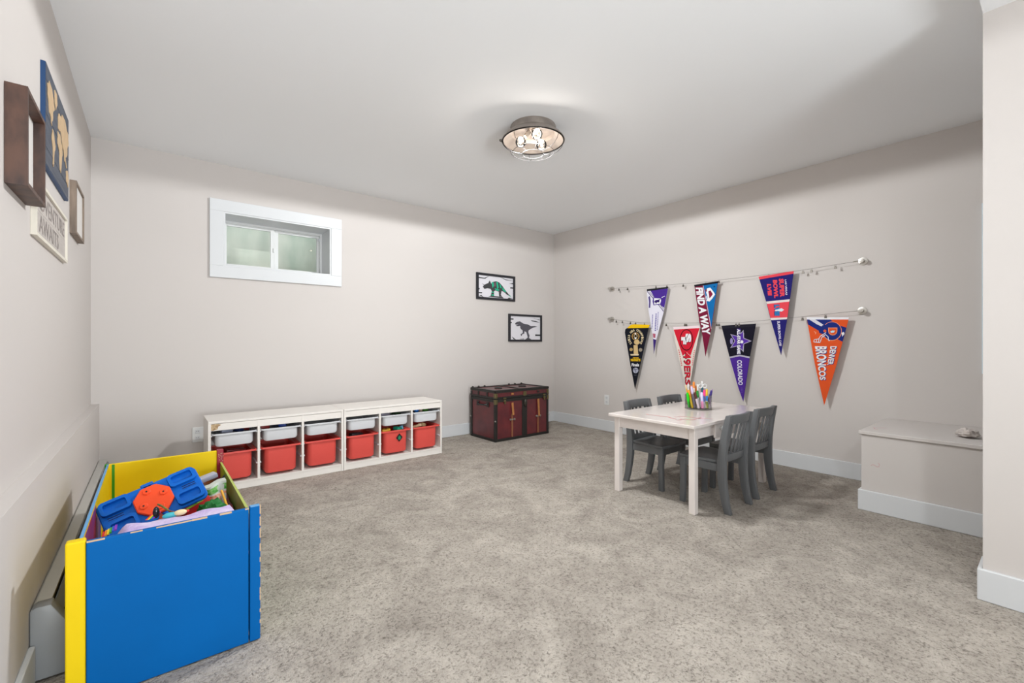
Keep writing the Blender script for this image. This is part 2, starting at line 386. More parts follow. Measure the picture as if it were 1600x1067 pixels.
for sx in (-1, 1):
    x0, x1 = sorted((sx*.004, sx*L2))
    hb = MB().prism([(a, b, -.012) for a, b in rrect(x0, x1, -W2_, W2_, .022)], (0, 0, .014)).bevel(.003, 1)
    hb.xf(PT); half = hb.build('tray_half', TBLUE, tt, smooth=True)
    rim = MB()
    cx = sx*.103
    for sy in (-1, 1):                       # raised rims of the two wells on each half
        a = rrect(cx-.044, cx+.044, sy*.043-.028, sy*.043+.028, .014); b = rrect(cx-.033, cx+.033, sy*.043-.017, sy*.043+.017, .008)
        n = len(a)
        va = [rim.bm.verts.new((p[0], p[1], .002)) for p in a]; vb = [rim.bm.verts.new((p[0], p[1], .017)) for p in a]
        vc = [rim.bm.verts.new((p[0], p[1], .017)) for p in b]; vd = [rim.bm.verts.new((p[0], p[1], .002)) for p in b]
        for i in range(n):
            k = (i+1) % n
            for q, r_ in ((va, vb), (vb, vc), (vc, vd)): rim.bm.faces.new((q[i], q[k], r_[k], r_[i]))
    rim.xf(PT); rim.build('well_rim', TBLUE, half, smooth=True)
    sl = MB()
    for yy in (-.008, 0, .008): sl.box(*sorted((sx*.09, sx*.135)), yy-.0016, yy+.0016, .0021, .0028)
    sl.xf(PT); sl.build('slot', mat('dark_blue_slot', (8, 26, 70), .6), half)
oc = [(.062*math.cos(pi/8+k*pi/4), .066*math.sin(pi/8+k*pi/4)) for k in range(8)]
h = MB().prism([(a, b, .001) for a, b in oc], (0, 0, .016)).bevel(.003, 1); h.xf(PT); mid = h.build('orange_centre', TORG, tt)
for a, b in ((.034, .012), (-.034, -.012), (.010, -.040), (-.010, .040)):
    h = MB().prism([(a+.014*math.cos(k*pi/3+.3), b+.014*math.sin(k*pi/3+.3), .016) for k in range(6)], (0, 0, .005)).bevel(.002, 1).xf(PT).build('screw_boss', TORG, mid)
    MB().lathe([(0, .0225), (.003, .0225), (.003, .019)], (a, b, 0), 8).xf(PT).build('screw_hole', BLACK, mid)
MB().box(-.02, .02, W2_-.004, W2_+.008, -.010, .004).bevel(.003, 1).xf(PT).build('hinge_tab', TBLUE, tt)

# lavender plush heap
def heap(x0, x1, y0, y1, zf, nx=40, ny=16, zb=.30):
    mb = MB(); g = []
    for i in range(nx+1):
        row = []
        for k in range(ny+1):
            u, v = i/nx, k/ny; x = x0+(x1-x0)*u; y = y0+(y1-y0)*v; row.append(mb.bm.verts.new((x, y, zf(u, v))))
        g.append(row)
    for i in range(nx):
        for k in range(ny): mb.bm.faces.new((g[i][k], g[i+1][k], g[i+1][k+1], g[i][k+1]))
    ed = [g[i][0] for i in range(nx+1)]+[g[nx][k] for k in range(1, ny+1)]+[g[i][ny] for i in range(nx-1, -1, -1)]+[g[0][k] for k in range(ny-1, 0, -1)]
    lo = [mb.bm.verts.new((v.co.x, v.co.y, zb)) for v in ed]; n = len(ed)
    for i in range(n): mb.bm.faces.new((ed[i], ed[(i+1) % n], lo[(i+1) % n], lo[i]))
    mb.bm.faces.new(lo); return mb
def zplush(u, v):
    e = min(1, 6*u, 8*(1-u))**.5*min(1, 5*v+.35, 2.6*(1-v))**.6
    return .30+.150*e+.006*math.sin(17*u+3*v)*math.sin(5*v+8*u)
heap(-.132, .262, 1.770, 1.925, zplush).build('plush_blanket', mat('lavender_plush', (196, 176, 222), .95, rgb2=(218, 206, 232), vscale=16, bump=.5, bscale=60, bdist=.01), smooth=60,
     label='lavender plush blanket bunched behind the blue front of the toy box', cat='blanket')
# hidden fill of the box: soft toys below, one countable layer that peeks out at the sides
def zpile(u, v):
    x, y = -.150+.42*u, 1.93+.845*v
    return max(.447-.326*(y-1.747), .27+.055*min(1, max(0, (x+.02)/.15))) + .052*math.exp(-((x-.05)/.06)**2-((y-1.955)/.045)**2) - .006 + .006*math.sin(19*u+2)*math.cos(31*v)
heap(-.150, .270, 1.93, 2.775, zpile, 30, 50, .035).build('toy_pile', mat('mixed_toy_plastic', (150, 24, 30), .5, rgb2=(40, 34, 60), vscale=14), smooth=60,
     label='dark heap of mixed toys at the bottom of the toy box', cat='toys', kind='stuff')
def barrel(name, p0, p1, r, m, label, cat, n=12, cap=None, capm=None):
    p0, p1 = Vector(p0), Vector(p1)
    if cap is None:
        return MB().tube([p0, p0+(p1-p0)*.02, p0+(p1-p0)*.98, p1], [r*.7, r, r, r*.7], n).build(name, m, smooth=True, label=label, cat=cat)
    e = empty(name, tuple(p0), label, cat); q = p0+(p1-p0)*(1-cap)
    MB().tube([p0, q], r, n).build('barrel', m, e, smooth=True)
    MB().tube([q, q+(p1-q)*.9, p1], [r*1.12, r*1.12, r*.6], n).build('cap', capm, e, smooth=True)
    return e
# printed crinkly bag standing in the right rear corner
def bag(z, x): return None
bg0 = empty('printed_bag', (.20, 2.31, .30), 'green and orange printed bag standing beside the blue toy', 'bag')
BAGX0, BAGX1, BAGY = .172, .255, 2.34
def bagsurf(u, v):      # u across, v up
    return Vector((BAGX0+(BAGX1-BAGX0)*u, BAGY+.012*math.sin(u*7+v*3)-.03*(1-v), .275+.118*v+.024*u*v))
def bagstrip(v0, v1, m, nm, off=0):
    mb = MB(); n = 14; rows = []
    for k in range(4):
        v = v0+(v1-v0)*k/3; rows.append([mb.bm.verts.new(bagsurf(i/n, v)+Vector((0, -off, 0))) for i in range(n+1)])
    for a, b in zip(rows, rows[1:]):
        for i in range(n): mb.bm.faces.new((a[i], a[i+1], b[i+1], b[i]))
    if not off:
        back = [[mb.bm.verts.new(v.co+Vector((0, .05, 0))) for v in r] for r in rows]
        for a, b in zip(back, back[1:]):
            for i in range(n): mb.bm.faces.new((a[i+1], a[i], b[i], b[i+1]))
        for i in range(n): mb.bm.faces.new((rows[-1][i], rows[-1][i+1], back[-1][i+1], back[-1][i])); mb.bm.faces.new((rows[0][i+1], rows[0][i], back[0][i], back[0][i+1]))
        for k in range(3):
            mb.bm.faces.new((rows[k][0], rows[k+1][0], back[k+1][0], back[k][0])); mb.bm.faces.new((rows[k+1][n], rows[k][n], back[k][n], back[k+1][n]))
    return mb.build(nm, m, bg0, smooth=60)
bagstrip(0, 1, mat('white_bag_film', (206, 214, 206), .4), 'bag_body')
bagstrip(.74, .93, mat('bag_green', (40, 150, 40), .45, rgb2=(150, 206, 120), vscale=60), 'green_band', .001)
bagstrip(.44, .68, mat('bag_orange', (206, 84, 40), .45, rgb2=(236, 200, 180), vscale=60), 'orange_band', .001)
bagstrip(.22, .40, mat('bag_teal', (60, 130, 140), .45, rgb2=(210, 220, 224), vscale=60), 'teal_band', .001)
gc = at(2, .365, 331, 794)
crumple('x', (gc.x, gc.y, gc.z-.03), .045, .045, .045, None, 3).build('green_cloth_bag', mat('green_cloth', (14, 112, 42), .6, bump=.3, bscale=30), smooth=60, label='crumpled dark green cloth in front of the printed bag', cat='cloth')
MB().prism([at(1, 2.44, *q) for q in ((321, 764), (326, 758), (334, 757), (343, 750), (351, 741), (352, 744), (346, 754), (339, 763), (330, 767))], (0, .010, -.003)).build('black_strap', mat('black_webbing', (18, 18, 20), .7), label='black strap hanging over the printed bag to the box corner', cat='strap')
MB().box(-.050, .050, -.025, .025, -.012, .012).bevel(.006, 2).xf(Matrix.Translation((.196, 2.60, .372)) @ Matrix.Rotation(.25, 4, 'Z') @ Matrix.Rotation(-.22, 4, 'Y')).build('silver_toy_case', mat('pale_lavender_plastic', (176, 178, 198), .35), smooth=True, label='pale silvery lavender toy case leaning on the yellow back panel', cat='toy')
barrel('yellow_stick', tuple(at(2, .345, 359, 803)), tuple(at(2, .395, 346, 766)), .0045, mat('yellow_orange_wood', (236, 174, 52), .5), 'thin yellow stick leaning beside the green inner panel', 'stick')
# red and black toy under the blue one, rainbow strap, teal and cream toy, dark oval toy
MB().box(-.05, .05, -.03, .03, -.03, .03).bevel(.008, 2).xf(Matrix.Translation(at(2, .355, 306, 793)) @ Matrix.Rotation(-.3, 4, 'Y') @ Matrix.Rotation(.4, 4, 'Z')).build('red_toy_block', mat('deep_red_plastic', (196, 30, 30), .4), smooth=True, label='red toy tucked under the right end of the blue toy', cat='toy')
barrel('lime_rod', tuple(at(2, .385, 291, 796)), tuple(at(2, .40, 317, 780.6)), .0035, mat('lime_plastic', (140, 200, 40), .4), 'lime green rod under the right end of the blue toy', 'rod')
RB = [(230, 40, 40), (250, 150, 20), (250, 230, 40), (50, 180, 60), (40, 90, 220), (140, 50, 190)]
rbn = empty('rainbow_strap', tuple(at(2, .44, 236, 808)), 'rainbow striped strap end below the orange centre of the blue toy', 'strap')
for k, c in enumerate(RB):
    mb = MB(); pa = [at(2, .448, 227+k*2.2, 813-k*.5), at(2, .452, 232+k*2.2, 808-k*.5), at(2, .450, 238+k*2.2, 803-k*.5)]
    for u, v in zip(pa, pa[1:]): mb.face([u, v, v+Vector((.0046, .001, 0)), u+Vector((.0046, .001, 0))])
    bmesh.ops.remove_doubles(mb.bm, verts=mb.bm.verts, dist=1e-5); bmesh.ops.solidify(mb.bm, geom=mb.bm.faces[:], thickness=.0012)
    mb.build('colour_stripe', mat('rainbow_%d' % k, c, .6), rbn)
MB().tube([at(2, .470, 247, 788), at(2, .472, 252, 790), at(2, .470, 258, 794), at(2, .464, 266, 799), at(2, .455, 276, 801)], .0032, 6).build('thin_strap', mat('olive_red_cord', (120, 60, 40), .6, rgb2=(110, 130, 50), vscale=60), smooth=True, label='thin red and olive cord curling over the orange centre of the blue toy', cat='cord')
rp_ = at(2, .40, 159, 838); rb2 = empty('rainbow_ribbon', tuple(rp_), 'short rainbow ribbon end beside the left panel of the toy box', 'ribbon')
for k, c in enumerate(RB): B(rp_.x+.006*k, rp_.x+.006*k+.006, rp_.y, rp_.y+.05, .395+.003*k, .399+.003*k).build('colour_stripe', mat('rainbow_%d' % k, c, .6), rb2)
MB().ball(at(2, .463, 244, 800.5), .017, (.55, .5, 1.15)).build('dark_oval_toy', mat('glossy_black', (16, 18, 26), .2), smooth=True, label='small glossy black oval toy in front of the orange centre', cat='toy')
tp_ = at(2, .455, 266, 805); tc_ = empty('doll_toy', tuple(tp_), 'small toy with teal body and cream head on the lavender plush', 'toy')
MB().ball(tp_, .016, (1.35, .6, .6)).build('body', mat('teal_plastic', (62, 178, 190), .4), tc_, smooth=True)
MB().ball(at(2, .459, 282, 800.5), .013, (1.4, .8, .75)).build('head', mat('cream_plastic', (226, 206, 160), .45), tc_, smooth=True)
MB().ball(at(2, .459, 292.5, 798), .005, (1.3, 1, 1)).build('tip', mat('deep_red_plastic', (196, 30, 30), .4), tc_, smooth=True)

# ------------------------------------------------------------------ toy storage shelves with bins
SY0, SY1, SH = 3.625, 3.985, .490
PT_ = .016
def shelf_unit(x0, x1, label):
    e = empty('storage_unit', ((x0+x1)/2, (SY0+SY1)/2, 0), label, 'shelf', 'white toy storage units')
    B(x0, x1, SY0, SY1, SH-PT_, SH).bevel(.0015, 1).build('top_panel', SHELFW, e)
    B(x0, x0+PT_, SY0, SY1, 0, SH-PT_).build('side_panel', SHELFW, e); B(x1-PT_, x1, SY0, SY1, 0, SH-PT_).build('side_panel', SHELFW, e)
    B(x0+PT_, x1-PT_, SY0+.004, SY0+.02, .425, SH-PT_-.002).build('header_board', SHELFW, e)
    B(x0+PT_, x1-PT_, SY0+.002, SY1, .045, .055).build('bottom_panel', SHELFW, e)
    B(x0+PT_, x1-PT_, SY0+.006, SY0+.02, 0, .0445).build('plinth', SHELFW, e)
    B(x0+PT_, x1-PT_, SY1-.008, SY1, .055, SH-PT_).build('back_panel', SHELFW, e)
    cw_ = (x1-x0-PT_)/3
    for k in (1, 2): B(x0+k*cw_, x0+k*cw_+PT_, SY0+.003, SY1-.008, .055, .425+(SH-PT_-.425)).build('divider', SHELFW, e)
    for k in range(3):
        a, b = x0+k*cw_+PT_, x0+(k+1)*cw_
        for z in (.388, .255, .165):
            B(a, a+.008, SY0+.012, SY1-.02, z-.004, z+.004).build('bin_runner', TRAY, e); B(b-.008, b, SY0+.012, SY1-.02, z-.004, z+.004).build('bin_runner', TRAY, e)
    return [(x0+k*cw_+PT_, x0+(k+1)*cw_) for k in range(3)]
bays = shelf_unit(.292, 1.192, 'left white toy storage unit of the pair, its header peeling at one corner')
bays += shelf_unit(1.196, 2.092, 'right white toy storage unit of the pair, next to the trunk')
# peeled veneer patch on the left unit's header
vp = MB(); vp.face([(.309, SY0+.0035, .470), (.352, SY0+.0035, .4715), (.366, SY0+.0035, .463), (.350, SY0+.0035, .452), (.345, SY0+.0035, .434), (.320, SY0+.0035, .427), (.309, SY0+.0035, .428)])
su = [o for o in COL.objects if o.name.startswith('storage_unit')][0]
vp.build('peeled_veneer', mat('bare_chipboard', (150, 116, 80), .9, rgb2=(208, 186, 150), vscale=70), su, recalc=False)

def bin_mesh(x0, x1, z_bot, z_rim, rim_h, taper, r, depth=.31):
    """open tub with rounded corners and an out-turned rim; front at SY0"""
    mb = MB(); rings = []
    cx, y0 = (x0+x1)/2, SY0-.004
    def ring(inset, z, rr_, grow=0):
        return [mb.bm.verts.new((a, b, z)) for a, b in rrect(x0+inset, x1-inset, y0+inset*.5+grow, y0+depth-inset*.5, rr_, 5)]
    t = taper
    seq = [(0.0, z_rim-rim_h, .018), (0, z_rim, .018), (.008, z_rim, .014), (.010, z_rim-.006, .014), (t*.62+.010, z_rim-.010, r), (t+.003, z_bot+.006, r)]
    R1 = [ring(*s_[:2], s_[2]) for s_ in seq]
    outer = [ring(0.0, z_rim-rim_h, .018), ring(t*.62+.006, z_rim-rim_h, r), ring(t*.72+.006, z_rim-rim_h-.01, r), ring(t, z_bot+.012, r), ring(t+.008, z_bot, r)]
    for seqr in (R1, outer):
        for a, b in zip(seqr, seqr[1:]):
            n = len(a)
            for i in range(n): mb.bm.faces.new((a[i], a[(i+1) % n], b[(i+1) % n], b[i]))
    mb.bm.faces.new(R1[-1]); mb.bm.faces.new(outer[-1])
    bmesh.ops.remove_doubles(mb.bm, verts=mb.bm.verts, dist=1e-6)
    return mb
ords = ['first', 'second', 'third', 'fourth', 'fifth', 'sixth']
rnd = random.Random(11)
for k, (a, b) in enumerate(bays):
    extra = ['behind the toy box corner', 'with an empty dark gap on top', 'beside the middle join', 'just right of the middle join', 'below the fifth red gap', 'at the right end'][k]
    bin_mesh(a+.004, b-.004, .075, .268, .012, .030, .030).build('red_bin', RED, smooth=50, label='deep coral red bin, %s from the left in the white shelves' % ords[k] if k != 4 else 'deep coral red bin with a black diamond sticker, fifth from the left', cat='bin', group='deep red storage bins')
    tr = bin_mesh(a+.004, b-.004, .312, .402, .010, .022, .026).build('shallow_tray', TRAY, smooth=50, label='shallow milky white tray, %s from the left in the white shelves' % ords[k], cat='tray', group='shallow white storage trays')
rb5 = [o for o in COL.objects if o.name.startswith('red_bin')][4]
a, b = bays[4]; sx_ = a+(b-a)*.60; sz_ = .200; sy_ = SY0+.004
st = MB().prism([(sx_-.030, sy_, sz_), (sx_, sy_, sz_-.036), (sx_+.030, sy_, sz_), (sx_, sy_, sz_+.036)], (0, -.002, 0))
def lp(o, p): return p
sticker = st.build('diamond_sticker', BLACK, rb5)
MB().prism([(sx_-.012, sy_-.002, sz_-.016), (sx_+.008, sy_-.002, sz_-.018), (sx_+.013, sy_-.002, sz_+.002), (sx_+.004, sy_-.002, sz_+.018), (sx_-.010, sy_-.002, sz_+.006)], (0, -.0008, 0)).build('sticker_motif', mat('sticker_green', (26, 130, 90), .4), rb5)
# little toys peeping over the bins
def toy(name, c, s, col, label, rot=.4, cat='toy'):
    e = MB().box(-s[0], s[0], -s[1], s[1], -s[2], s[2]).bevel(min(s)*.3, 2)
    for i in (-.5, .5): e.lathe([(min(s)*.45, s[2]*.9), (min(s)*.45, s[2]*1.25), (0, s[2]*1.25)], (i*s[0], 0, 0), 10)
    e.xf(Matrix.Translation(c) @ Matrix.Rotation(rot, 4, 'Z') @ Matrix.Rotation(rot*.6, 4, 'Y'))
    return e.build(name, mat('toy_%d_%d_%d' % col, col, .45), smooth=True, label=label, cat=cat)
def bay(k, u): return bays[k][0]+(bays[k][1]-bays[k][0])*u
toy('toy_brick', (bay(0, .35), SY0+.10, .402), (.035, .03, .012), (166, 172, 196), 'pale lavender toy brick in the first shallow tray', .2)
toy('toy_brick', (bay(0, .62), SY0+.09, .400), (.02, .03, .014), (24, 40, 90), 'navy toy brick in the first shallow tray', .5)
toy('toy_brick', (bay(0, .75), SY0+.12, .402), (.03, .02, .012), (120, 26, 30), 'dark red toy brick in the first shallow tray', .3)
toy('toy_brick', (bay(1, .15), SY0+.10, .402), (.03, .03, .012), (150, 30, 26), 'dark red toy brick at the left of the second tray', .1)
toy('toy_brick', (bay(1, .42), SY0+.11, .402), (.025, .03, .014), (40, 44, 60), 'charcoal toy brick in the second shallow tray', .6)
toy('toy_brick', (bay(1, .60), SY0+.10, .402), (.025, .03, .013), (28, 66, 160), 'blue toy brick in the second shallow tray', -.3)
toy('toy_brick', (bay(4, .25), SY0+.10, .398), (.04, .03, .012), (176, 170, 190), 'pale grey toy brick in the fifth shallow tray', .1)
toy('toy_brick', (bay(4, .65), SY0+.10, .398), (.03, .03, .012), (40, 70, 36), 'dark green toy brick in the fifth shallow tray', .4)
MB().ball((bay(5, .27), SY0+.08, .408), .020, (1.1, 1, .9)).build('toy_ball', mat('toy_azure', (30, 128, 232), .35), smooth=True, label='bright blue ball in the tray at the right end', cat='ball')
toy('toy_brick', (bay(5, .16), SY0+.12, .398), (.025, .03, .014), (40, 42, 50), 'charcoal toy brick in the tray at the right end', .2)
toy('toy_brick', (bay(5, .60), SY0+.10, .402), (.028, .025, .014), (70, 136, 40), 'green toy brick in the tray at the right end', .3)
toy('toy_brick', (bay(5, .43), SY0+.10, .402), (.012, .025, .016), (220, 190, 170), 'cream toy brick in the tray at the right end', .1)
toy('toy_brick', (bay(4, .26), SY0+.07, .262), (.035, .03, .016), (206, 154, 30), 'mustard yellow toy brick in the stickered red bin', -.2)
toy('toy_brick', (bay(4, .66), SY0+.07, .266), (.030, .03, .016), (24, 150, 120), 'teal green toy brick in the stickered red bin', .4)
toy('toy_brick', (bay(4, .78), SY0+.07, .272), (.016, .02, .014), (110, 190, 226), 'light blue toy brick in the stickered red bin', -.4)
toy('wooden_block', (bay(5, .27), SY0+.07, .268), (.042, .016, .012), (226, 196, 156), 'long pale wooden block in the red bin at the right end', -.6, 'block')
toy('wooden_block', (bay(5, .50), SY0+.08, .268), (.022, .022, .016), (214, 186, 140), 'short pale wooden block in the red bin at the right end', .5, 'block')
toy('toy_brick', (bay(3, .40), SY0+.08, .258), (.05, .03, .014), (38, 32, 40), 'charcoal toy brick in the fourth red bin', .1)
toy('toy_brick', (bay(0, .55), SY0+.10, .252), (.06, .03, .014), (120, 20, 24), 'dark red toy brick in the first red bin', .1)

# ------------------------------------------------------------------ outlets
def outlet(name, c, n, u, label):
    e = empty(name, tuple(c), label, 'outlet'); n = Vector(n); u = Vector(u); z = Vector((0, 0, 1)); c = Vector(c)
    def plate(du, dz, off, w_, h_, th, nm, m):
        q = c+u*du+z*dz+n*off
        MB().prism([q-u*w_-z*h_, q+u*w_-z*h_, q+u*w_+z*h_, q-u*w_+z*h_], n*th).bevel(.0015, 1).build(nm, m, e)
    plate(0, 0, .0005, .035, .0575, .005, 'cover_plate', WHITE)
    for dz in (-.024, .024):
        plate(0, dz, .0056, .016, .015, .002, 'socket', TRIM)
        for du in (-.006, .006): plate(du, dz+.002, .0077, .0013, .0045, .0003, 'slot', BLACK)
outlet('wall_outlet', (4.10, 3.32, .36), (-1, 0, 0), (0, 1, 0), 'white outlet on the right wall left of the play table')
outlet('wall_outlet', (.272, 4.20, .316), (0, -1, 0), (1, 0, 0), 'white outlet on the back wall beside the left storage unit')

# ------------------------------------------------------------------ trunk
MAR = mat('maroon_vulcanized_fibre', (104, 36, 40), .38, rgb2=(84, 30, 36), vscale=9, bump=.08, bscale=60, coat=.25)
MARTOP = MAR
DK = mat('black_trunk_metal', (42, 40, 38), .45, .3)
LEA = mat('tan_leather', (178, 118, 66), .55, var=.2, vscale=20)
tx0, tx1, ty0_, ty1_, th = 2.735, 3.487, 3.655, 4.108, .530
tk = empty('steamer_trunk', ((tx0+tx1)/2, (ty0_+ty1_)/2, 0), 'maroon steamer trunk with black bands and tan leather straps in the far corner', 'trunk')
body = B(tx0+.006, tx1-.006, ty0_+.006, ty1_-.006, .004, .436).build('trunk_body', MAR, tk)
lid = B(tx0+.004, tx1-.004, ty0_+.004, ty1_-.004, .444, th-.006).build('trunk_lid', MAR, tk)
bw = .030
def band(*a): return B(*a).bevel(.002, 1)
for x in (tx0, tx1-bw):
    band(x, x+bw, ty0_, ty0_+.010, 0, .440).build('corner_band', DK, tk); band(x, x+bw, ty1_-.01, ty1_, 0, .440).build('corner_band', DK, tk)
for x in (tx0, tx1-.01):
    for y in (ty0_+.011, ty1_-bw): band(x, x+.010, y, y+bw-.011, 0, .440).build('corner_band', DK, tk)
for z0, z1 in ((.0, .028), (.408, .438)):
    mb = MB().box(tx0-.001, tx1+.001, ty0_-.001, ty0_+.008, z0, z1).box(tx0-.001, tx1+.001, ty1_-.008, ty1_+.001, z0, z1).box(tx0-.001, tx0+.008, ty0_, ty1_, z0, z1).box(tx1-.008, tx1+.001, ty0_, ty1_, z0, z1)
    mb.build('body_band', DK, tk)
for z0, z1 in ((.442, .462), (th-.026, th)):
    mb = MB().box(tx0-.002, tx1+.002, ty0_-.002, ty0_+.010, z0, z1).box(tx0-.002, tx1+.002, ty1_-.01, ty1_+.002, z0, z1).box(tx0-.002, tx0+.01, ty0_, ty1_, z0, z1).box(tx1-.01, tx1+.002, ty0_, ty1_, z0, z1)
    mb.build('lid_band', DK, lid)
for y in (ty0_, ty1_-.034): band(tx0, tx1, y, y+.034, th-.006, th+.002).build('lid_edge_slat', DK, lid)
for x in (tx0, (tx0+tx1)/2-.016, tx1-.034): band(x, x+.034, ty0_+.034, ty1_-.034, th-.006, th+.001).build('lid_cross_band', DK, lid)
xm = (tx0+tx1)/2+.02
band(xm-.035, xm+.035, ty0_-.001, ty0_+.008, .028, .408).build('centre_band', DK, tk)
for x in (tx0+.21, tx1-.2): MB().lathe([(.045, 0), (.045, .008), (.03, .014), (0, .014)], (x, (ty0_+ty1_)/2, th-.006), 16).xf(Matrix.Identity(4)).build('lid_oval_plate', DK, lid, smooth=True)
for x in (tx1-.22, tx1-.13, tx1-.03, tx0+.02, tx0+.10, tx0+.18):
    MB().ball((x, ty1_-.01, th+.004), .011, (1.2, 1, 1), 10, 6).build('rivet_knob', DK, lid, smooth=True)
for x in (2.855, 3.415):                                   # draw-bolt catches
    c = MB().box(x-.018, x+.018, ty0_-.010, ty0_, .436, .452).lathe([(0, .016), (.010, .016), (.014, .008), (.014, 0)], (x, ty0_-.002, .415), 12, (0, -1, 0)).box(x-.009, x+.009, ty0_-.014, ty0_-.001, .385, .41).bevel(.002, 1)
    c.build('catch', BRASS, tk)
lk = MB().box(xm-.022, xm+.022, ty0_-.007, ty0_, .452, .498).bevel(.003, 1).build('lock_plate', BRASS, lid)
MB().lathe([(0, .018), (.016, .016), (.022, .008), (.022, 0)], (0, 0, 0), 16, (0, -1, 0)).xf(Matrix.Translation((xm+.006, ty0_-.002, .375)) @ Matrix.Diagonal((1, 1, 1.9, 1))).build('lock_hasp', mat('gunmetal', (74, 72, 66), .35, .7), tk, smooth=True)
for x, lo_, hi_ in ((2.957, .262, .388), (3.325, .215, .400)):
    s1 = MB().prism([(x-.014, ty0_-.003, hi_), (x+.012, ty0_-.003, hi_+.004), (x+.014, ty0_-.016, lo_), (x-.010, ty0_-.016, lo_)], (0, -.005, 0)).bevel(.001, 1).build('leather_strap', LEA, tk)
    band(x-.010, x+.010, ty0_-.005, ty0_+.004, .03, lo_+.01).build('leather_strap', mat('dark_tan_leather', (134, 84, 56), .6), tk)
    zc = .215
    bk = MB()
    for dx in (-.026, .026): bk.lathe([(0, .009), (.010, .007), (.013, 0)], (x+dx, ty0_-.004, zc), 12, (0, -1, 0))
    bk.box(x-.03, x+.03, ty0_-.008, ty0_-.003, zc-.006, zc+.006); bk.build('strap_clasp', CHROME, tk, smooth=True)
    band(x-.016, x+.016, ty0_-.010, ty0_-.001, .474, .494).build('lid_strap_end', LEA if x < 3 else DK, lid)
for x, y in ((tx0, ty0_), (tx1, ty0_), (tx0, ty1_), (tx1, ty1_)):
    sx = 1 if x == tx0 else -1; sy = 1 if y == ty0_ else -1
    for z0, z1 in ((0, .025), (.385, .438), (.446, .500)):
        B(*sorted((x-sx*.003, x+sx*.03)), *sorted((y-sy*.003, y+sy*.03)), z0, z1).bevel(.006, 2).build('corner_cap', BRASS if z0 > .3 and y == ty0_ else DK, tk)
    MB().ball((x, y, .215), .009, u=10, v=6).build('corner_stud', CHROME, tk, smooth=True)
hd = MB().tube([(tx0, 3.80, .375), (tx0-.02, 3.81, .372), (tx0-.026, 3.88, .368), (tx0-.02, 3.95, .372), (tx0, 3.96, .375)], .009, 8).build('end_handle', BLACK, tk, smooth=True)
for y in (3.79, 3.97): band(tx0-.004, tx0+.002, y-.022, y+.022, .350, .398).build('handle_plate', DK, hd)
for y in (3.80, 3.96): band(tx0-.004, tx0+.002, y-.012, y+.012, .462, .505).build('lid_strap_end', DK, lid)

# ------------------------------------------------------------------ play table
tab = empty('play_table', (3.0, 1.66, 0), 'low white painted play table with a drawer, standing on the carpet', 'table')
TX0, TX1, TY0, TY1, TZ = 2.452, 3.560, 1.347, 1.975, .540
top = B(TX0, TX1, TY0, TY1, TZ-.020, TZ).bevel(.004, 2).build('tabletop', TABLEW, tab)
for x in (2.500, 3.470):
    for y in (1.370, 1.920): B(x, x+.042, y, y+.040, 0, TZ-.020).bevel(.004, 2).build('leg', TABLEW, tab)
az0, az1 = .446, .5195
B(2.506, 2.522, 1.410, 1.920, az0, az1).build('apron', TABLEW, tab); B(3.490, 3.506, 1.410, 1.920, az0, az1).build('apron', TABLEW, tab)
B(2.542, 3.470, 1.938, 1.954, az0, az1).build('apron', TABLEW, tab); B(2.542, 3.470, 1.380, 1.396, az0, az1).build('apron', TABLEW, tab)
dr = B(2.745, 3.265, 1.366, 1.380, az0-.018, az1-.003).bevel(.002, 1).build('drawer', TABLEW, tab)
for x in (2.795, 3.215): MB().lathe([(.006, 0), (.006, .010), (.014, .016), (.015, .022), (.009, .028), (0, .029)], (x, 1.366, .488), 16, (0, -1, 0)).build('knob', WHITE, dr, smooth=True)
for sd, cx, cyy, n_ in ((1, 2.62, 1.78, 14), (2, 2.56, 1.52, 10), (6, 2.66, 1.60, 12)):
    scribble(top, lambda a, b, cx=cx, cyy=cyy: (cx+b*1.6, cyy-a*1.1, TZ+.0006), sd, n_, .004)

